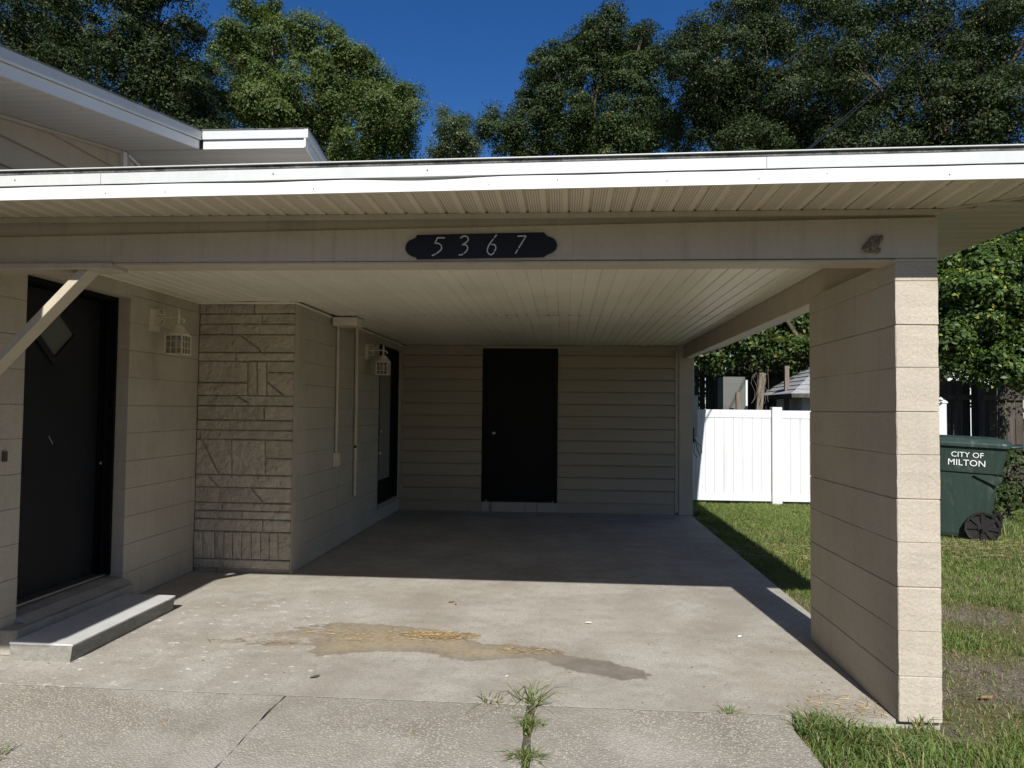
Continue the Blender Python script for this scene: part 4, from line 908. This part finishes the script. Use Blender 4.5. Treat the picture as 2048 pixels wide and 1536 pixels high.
tree('oak_tree', 'dark fine-leaved oak with grey twigs right of the sky gap', [(1210,75,52),(1160,105,50),(1260,110,58),(1110,140,55),(1085,190,45),(1190,160,70),(1060,240,52),(1130,240,62),(1000,270,38),(985,235,16),(1030,300,50),(1290,60,20),(1180,300,70),(1255,175,60),(1265,250,55),(1240,300,60),(1120,290,60),(1300,220,45),(1310,150,45),(1215,350,80),(1080,350,70),(1330,290,50)], 27, 1215, 200000, .085, M_oak, .45, TG, loose=.28, dens=1.3, shell=.35)
tree('oak_tree', 'broad dark oak behind the middle of the white fascia right of centre', [(1395,95,60),(1370,140,50),(1480,40,75),(1560,20,90),(1440,150,75),(1390,230,80),(1540,130,85),(1500,230,85),(1640,60,80),(1620,170,80),(1590,270,80),(1440,300,70),(1550,300,70),(1490,290,60),(1420,200,60),(1580,200,60),(1690,180,50),(1680,300,60),(1690,240,60),(1500,370,110),(1640,360,90)], 23, 1490, 240000, .075, M_oakdark, .5, TG, loose=.28, dens=1.3, shell=.5)
tree('oak_tree', 'very dark oak in the upper right corner behind the power cable', [(1760,60,70),(1740,150,75),(1840,40,60),(1850,130,85),(1780,240,85),(1930,60,80),(1950,170,85),(1890,260,85),(1830,300,60),(1960,300,60),(1850,200,60),(1700,80,50),(1990,140,60),(2030,90,90),(2050,220,90),(1990,290,80),(1720,310,70),(2080,10,80),(1900,380,110),(2040,420,120),(1800,450,120),(1960,540,130)], 20, 1880, 240000, .072, M_oakdark, .5, TG, loose=.28, dens=1.3, shell=.5)
tree('shade_tree', 'low spreading leafy branches over the yard behind the white fence', [(1420,670,50),(1400,720,26),(1480,660,60),(1450,700,40),(1550,640,65),(1530,690,40),(1620,620,70),(1600,680,45),(1480,590,80),(1600,560,90),(1700,600,90),(1400,700,45),(1440,730,34),(1490,715,38),(1545,700,42),(1600,715,38),(1400,640,60),(1640,700,60)], 15.0, 1655, 60000, .085, M_vine, .28, None, spread=.5, loose=.12, dens=1.3, shell=.2, flat=.8)
tree('privet_tree', 'bright green leafy bush tree right of the pillar above the wooden fence', [(2000,560,70),(1950,600,60),(2050,620,85),(1930,650,50),(1990,690,60),(1905,570,38),(1895,640,34),(2060,530,60),(1905,700,40),(2070,710,60),(1935,735,30),(2020,500,32),(1890,520,24),(2130,600,90),(1950,690,55),(2000,640,70),(2040,740,45),(1985,745,35),(1915,610,50),(1920,670,48),(1900,560,30),(1965,520,48)], 11.6, 2085, 80000, .075, M_privet, .24, None, spread=.4, loose=.1, dens=1.4, shell=.2)
def hedge(name, label, lobes, n, leaf, m_, cl):
    t = thing(name, label, 'shrub', (lobes[0][0][0], lobes[0][0][1], -.04)); crown(lobes, n, leaf, m_, t, cl, shell=.2)
    s = MB()
    for c, r in lobes: s.tube([(c[0],c[1],-.05),(c[0]+.1,c[1],c[2]*.6),c], [.05,.035,.02], 6)
    s.build('stem', M_bark, t); return t
hedge('shrub', 'dark undergrowth at the foot of the wooden fence right of the bin', [((6.6,12.3,.45),.5),((7.3,12.2,.35),.55),((5.95,10.9,.5),.4),((6.1,10.6,.2),.35)], 6000, .07, M_oak, .25)
wl = []  # leaf mass added behind the camera to block low sky light into the carport
for k in range(26): wl.append(((-36+k*2.9+random.uniform(-1,1), -30+random.uniform(-3,3), random.uniform(3.0,4.5)), random.uniform(3.8,5.5)))
crown(wl, 60000, .45, M_oak, None, 1.0, shell=.2).name = 'unseen_sky_blocker'; tag(bpy.data.objects['unseen_sky_blocker'], kind='stuff')
hedge('shrub', 'dark evergreen thicket behind the tall board fence', [((2,19,2.4),2.2),((5,19.5,2.6),2.4),((8.5,19,2.8),2.4),((12,18,2.8),2.6),((-1.5,20,2.5),2.3)], 20000, .16, M_oak, .6)

# grass
def blades(name, P, h, w, mat_, parent=None, lean=.5):
    n = len(P); az = RNG.random(n)*2*np.pi; a2 = RNG.random(n)*2*np.pi
    side = np.stack([np.cos(az),np.sin(az),np.zeros(n)],1); ld = np.stack([np.cos(a2),np.sin(a2),np.zeros(n)],1)
    l = (lean*(.3+RNG.random(n)))[:,None]; h = h[:,None]; w = w[:,None]; up = np.array([0,0,1.])
    mid = P+up*h*.6+ld*h*l*.35; tip = P+up*h*(1-.35*l)+ld*h*l*1.1
    V = np.empty((n,5,3)); V[:,0] = P-side*w*.5; V[:,1] = P+side*w*.5; V[:,2] = mid+side*w*.4; V[:,3] = mid-side*w*.4; V[:,4] = tip
    me = bpy.data.meshes.new(name); me.vertices.add(n*5); me.vertices.foreach_set('co', V.reshape(-1).astype(np.float32))
    o = (np.arange(n)*5)[:,None]; loops = np.concatenate([o+np.array([[0,1,2,3]]), o+np.array([[3,2,4]])],1).reshape(-1)
    me.loops.add(len(loops)); me.loops.foreach_set('vertex_index', loops.astype(np.int32))
    ls = np.stack([np.arange(n)*7, np.arange(n)*7+4],1).reshape(-1); lt = np.tile([4,3], n)
    me.polygons.add(n*2); me.polygons.foreach_set('loop_start', ls.astype(np.int32)); me.polygons.foreach_set('loop_total', lt.astype(np.int32))
    me.materials.append(mat_); me.update(); me.validate(); return link(name, me, parent)
def vnoise(x, y, s, seed):
    r = np.random.default_rng(seed); G = r.random((64,64)); u = (x*s) % 64; v = (y*s) % 64
    i = u.astype(int); j = v.astype(int); f = u-i; g_ = v-j; f = f*f*(3-2*f); g_ = g_*g_*(3-2*g_)
    a = G[i%64,j%64]; b = G[(i+1)%64,j%64]; c = G[i%64,(j+1)%64]; d = G[(i+1)%64,(j+1)%64]
    return (a*(1-f)+b*f)*(1-g_)+(c*(1-f)+d*f)*g_
def lawn():
    X = []; Y = []
    for (x0,x1,y0,y1,dn) in ((1.79,4.2,2.6,6.2,8500),(4.2,7.2,3.6,7,3800),(1.79,4.2,6.2,11.9,5200),(4.2,8.5,7,12.8,3000),(1.06,1.80,2.2,3.62,6500),(-3.2,-2.26,1.6,2.9,4500)):
        k = int((x1-x0)*(y1-y0)*dn); X.append(x0+(x1-x0)*RNG.random(k)); Y.append(y0+(y1-y0)*RNG.random(k))
    X = np.concatenate(X); Y = np.concatenate(Y)
    n = .55*vnoise(X,Y,1.6,1)+.3*vnoise(X,Y,4.1,2)+.15*vnoise(X,Y,11,3)
    dirt = np.exp(-(((X-2.35)/.5)**2+((Y-4.25)/.42)**2))*.5+np.exp(-(((X-3.3)/.7)**2+((Y-5.3)/.5)**2))*.36+np.exp(-(((X-2.0)/.22)**2+((Y-3.75)/.25)**2))*.25
    dirt += .04*(Y < 6.5)
    dirt += np.exp(-((X-1.83)/.10)**2)*.35*((Y > 3.4)&(Y < 12))
    keep = RNG.random(len(X)) < np.clip((n-dirt-.16)*4.6, .07, 1)
    keep &= ~((X > PX0-.01)&(X < PX1+.01)&(Y > PY0)&(Y < PY1))
    keep &= ~((X < 1.785)&(Y > 3.52)&(X > 1.0))
    edgew = 1.13+.10*np.sin(Y*9)+.05*np.sin(Y*23)
    keep &= ~((X < edgew-.12)&(X > 0)&(Y < 3.3))
    X, Y, n = X[keep], Y[keep], n[keep]
    h = (.018+.036*RNG.random(len(X)))*(.6+.8*n); h = np.where((Y < 3.7)&(X < 2.1), h*1.25, h)
    w = .0032+.0028*RNG.random(len(X)); w = np.where(Y > 7, w*1.5, w)
    o = blades('grass', np.stack([X,Y,np.full(len(X),-.042)],1), h*1.15, w, M_grass, None, .75); tag(o, kind='stuff')
    # straw-coloured thatch lying flat
    k = 45000; x = 1.8+4*RNG.random(k); y = 2.8+6.5*RNG.random(k)
    P = np.stack([x,y,np.full(k,-.034)],1); o2 = blades('thatch', P, np.full(k,.010)+.018*RNG.random(k), np.full(k,.0026), M_thatch, None, 1.9); tag(o2, kind='stuff')
lawn()
def tuft(label, x, y, n, h, r, z=-.03, mat_=M_weed, group='weeds growing from the slab joints', lean=1.0, w=.006):
    t = thing('weed_clump', label, 'weed', (x, y, 0), group)
    a = RNG.random(n)*2*np.pi; q = RNG.random(n)**.7*r; P = np.stack([x+q*np.cos(a), y+q*np.sin(a), np.full(n, z)],1)
    blades('blades', P, h*(.45+.75*RNG.random(n)), np.full(n,w)*(.6+.8*RNG.random(n)), mat_, t, lean)
tuft('small weed with dark stems at the slab joint left of the tallest weed', -.36, 3.60, 32, .10, .05, lean=1.5)
tuft('tallest long-bladed weed where the slab joints cross', -.16, 3.585, 42, .19, .06, lean=1.7)
tuft('low bushy weed in the middle of the driveway joint', -.145, 3.37, 300, .06, .06, lean=1.2)
tuft('weed at the bottom edge of the driveway joint', -.15, 3.05, 320, .06, .06, lean=1.2)
tuft('tiny dry weed in the joint near the right side of the floor', .80, 3.575, 40, .08, .03)
tuft('grass tuft at the lower left corner of the driveway', -2.34, 2.80, 160, .09, .08)
GT = 'long grass tufts round the pillar foot'
tuft('spreading long grass tuft creeping onto the driveway edge', 1.20, 3.42, 420, .12, .14, group=GT, lean=1.2)
tuft('dense grass tuft between driveway and pillar foot', 1.42, 3.25, 420, .10, .16, group=GT)
tuft('grass blades sprouting against the front foot of the pillar', 1.66, 3.50, 45, .10, .07, group=GT, lean=.7)
tuft('leafy grass clump right of the pillar beside the bare dirt', 2.02, 4.28, 200, .10, .12, group=GT)
tuft('grass clump at the right picture edge by the bare dirt', 2.33, 3.62, 90, .15, .08, group=GT, lean=.6)
tuft('tall grass growing behind the bin wheel', 5.45, 9.35, 160, .22, .15, group=GT, lean=.5)
tuft('grass tuft at the foot of the storage corner post', 1.92, 10.6, 160, .15, .12, group=GT, lean=.7)
# needles on the stain
def needles(name, cx_, cy_, rx, ry, n, L, mat_, kind='stuff'):
    a = RNG.random(n)*2*np.pi; q = np.sqrt(RNG.random(n)); x = cx_+q*rx*np.cos(a); y = cy_+q*ry*np.sin(a)
    az = RNG.normal(0,.8,n); l = L*(.4+.8*RNG.random(n)); V = np.empty((n,4,3)); z = .002+.006*RNG.random(n); w = .0011
    d = np.stack([np.cos(az),np.sin(az)],1); s = np.stack([-d[:,1],d[:,0]],1)*w
    c = np.stack([x,y],1)
    for i, q2 in enumerate((-d*l[:,None]/2-s, -d*l[:,None]/2+s, d*l[:,None]/2+s, d*l[:,None]/2-s)): V[:,i,:2] = c+q2; V[:,i,2] = z+(.004 if i > 1 else 0)*RNG.random(n)
    me = bpy.data.meshes.new(name); me.from_pydata(V.reshape(-1,3).tolist(), [], np.arange(n*4).reshape(-1,4).tolist()); me.materials.append(mat_); tag(link(name, me), kind=kind)
needles('pine_needles', -.78, 4.60, .26, .075, 700, .05, M_needle)
needles('pine_needles', -1.15, 4.55, .5, .12, 160, .05, M_needle)
needles('pine_needles', -.18, 4.36, .2, .06, 120, .04, M_needle)
needles('pine_needles', 1.42, 3.72, .22, .14, 160, .05, M_needle)
needles('pine_needles', -1.9, 4.35, .3, .05, 60, .06, M_dry)
needles('pine_needles', 2.6, 7.7, 1.6, .5, 900, .07, M_needle)
needles('pine_needles', 4.9, 8.2, 1.0, .55, 900, .08, M_needle)
def litter():
    k = 420; x = -3.0+4.6*RNG.random(k); y = 2.75+3.4*RNG.random(k)**1.2; x[:150] = 1.45-.5*RNG.random(150)**2*1.6; y[:150] = 3.6+1.2*RNG.random(150)**2
    P = np.stack([x, y, np.full(k,.004)],1); Nn = np.stack([RNG.normal(0,.25,k), RNG.normal(0,.25,k), np.ones(k)],1)
    tag(leaf_mesh('leaf_litter', P, Nn, .006+.018*RNG.random(k)**2.5, M_dry, None, .3), kind='stuff')
litter()
def dry_leaf(label, x, y, s, rz, mat_=M_dry, z=.006, cat='leaf', name='dry_leaf', group='dry leaves lying on the concrete'):
    c, sn = math.cos(rz), math.sin(rz); pts = [(-.5,0,0),(-.2,.22,.12),(.25,.18,.1),(.5,0,.22),(.22,-.2,.03),(-.2,-.2,.1),(0,0,.02)]
    V = [(x+(p[0]*c-p[1]*sn)*s, y+(p[0]*sn+p[1]*c)*s, z+p[2]*s*.6) for p in pts]
    fs = [[i,(i+1)%6,6] for i in range(6)]; me = MB().add(V+[(v[0],v[1],v[2]-.0015) for v in V], fs+[[a+7 for a in f[::-1]] for f in fs]); o = me.build(name, mat_); tag(o, label, cat, group)
dry_leaf('crumpled brown leaf on the sunlit floor below the shadow edge', -.83, 5.39, .05, .4)
dry_leaf('second brown leaf just beside the crumpled one on the sunlit floor', -.79, 5.33, .035, 2.0)
dry_leaf('dark curled leaf near the driveway joint below the stain', -1.32, 3.82, .055, .7, M_bark)
dry_leaf('small brown leaf at the lower left of the driveway', -2.17, 3.03, .04, 1.9, z=0)
dry_leaf('thin dark twig-like leaf left of the diagonal joint', -1.82, 3.22, .045, .9, z=0)
dry_leaf('curled orange leaf on the bare dirt right of the pillar', 2.19, 3.95, .075, .3, m_leaf('orange_leaf',(.34,.22,.09),(.36,.25,.11)), z=-.02)
dry_leaf('white paint chip on the sunlit floor right of centre', .174, 4.966, .05, .2, M_paintchip, cat='paint chip', name='paint_chip', group='white chips on the floor')
dry_leaf('white broken chips near the pillar shadow', 1.13, 4.765, .045, 1.0, M_paintchip, cat='paint chip', name='paint_chip', group='white chips on the floor')
dry_leaf('tiny white chip just above the driveway weeds', -.30, 3.93, .022, 1.0, M_paintchip, cat='paint chip', name='paint_chip', group='white chips on the floor')
for o in list(bpy.data.objects):
    if '_local' in o: del o['_local']
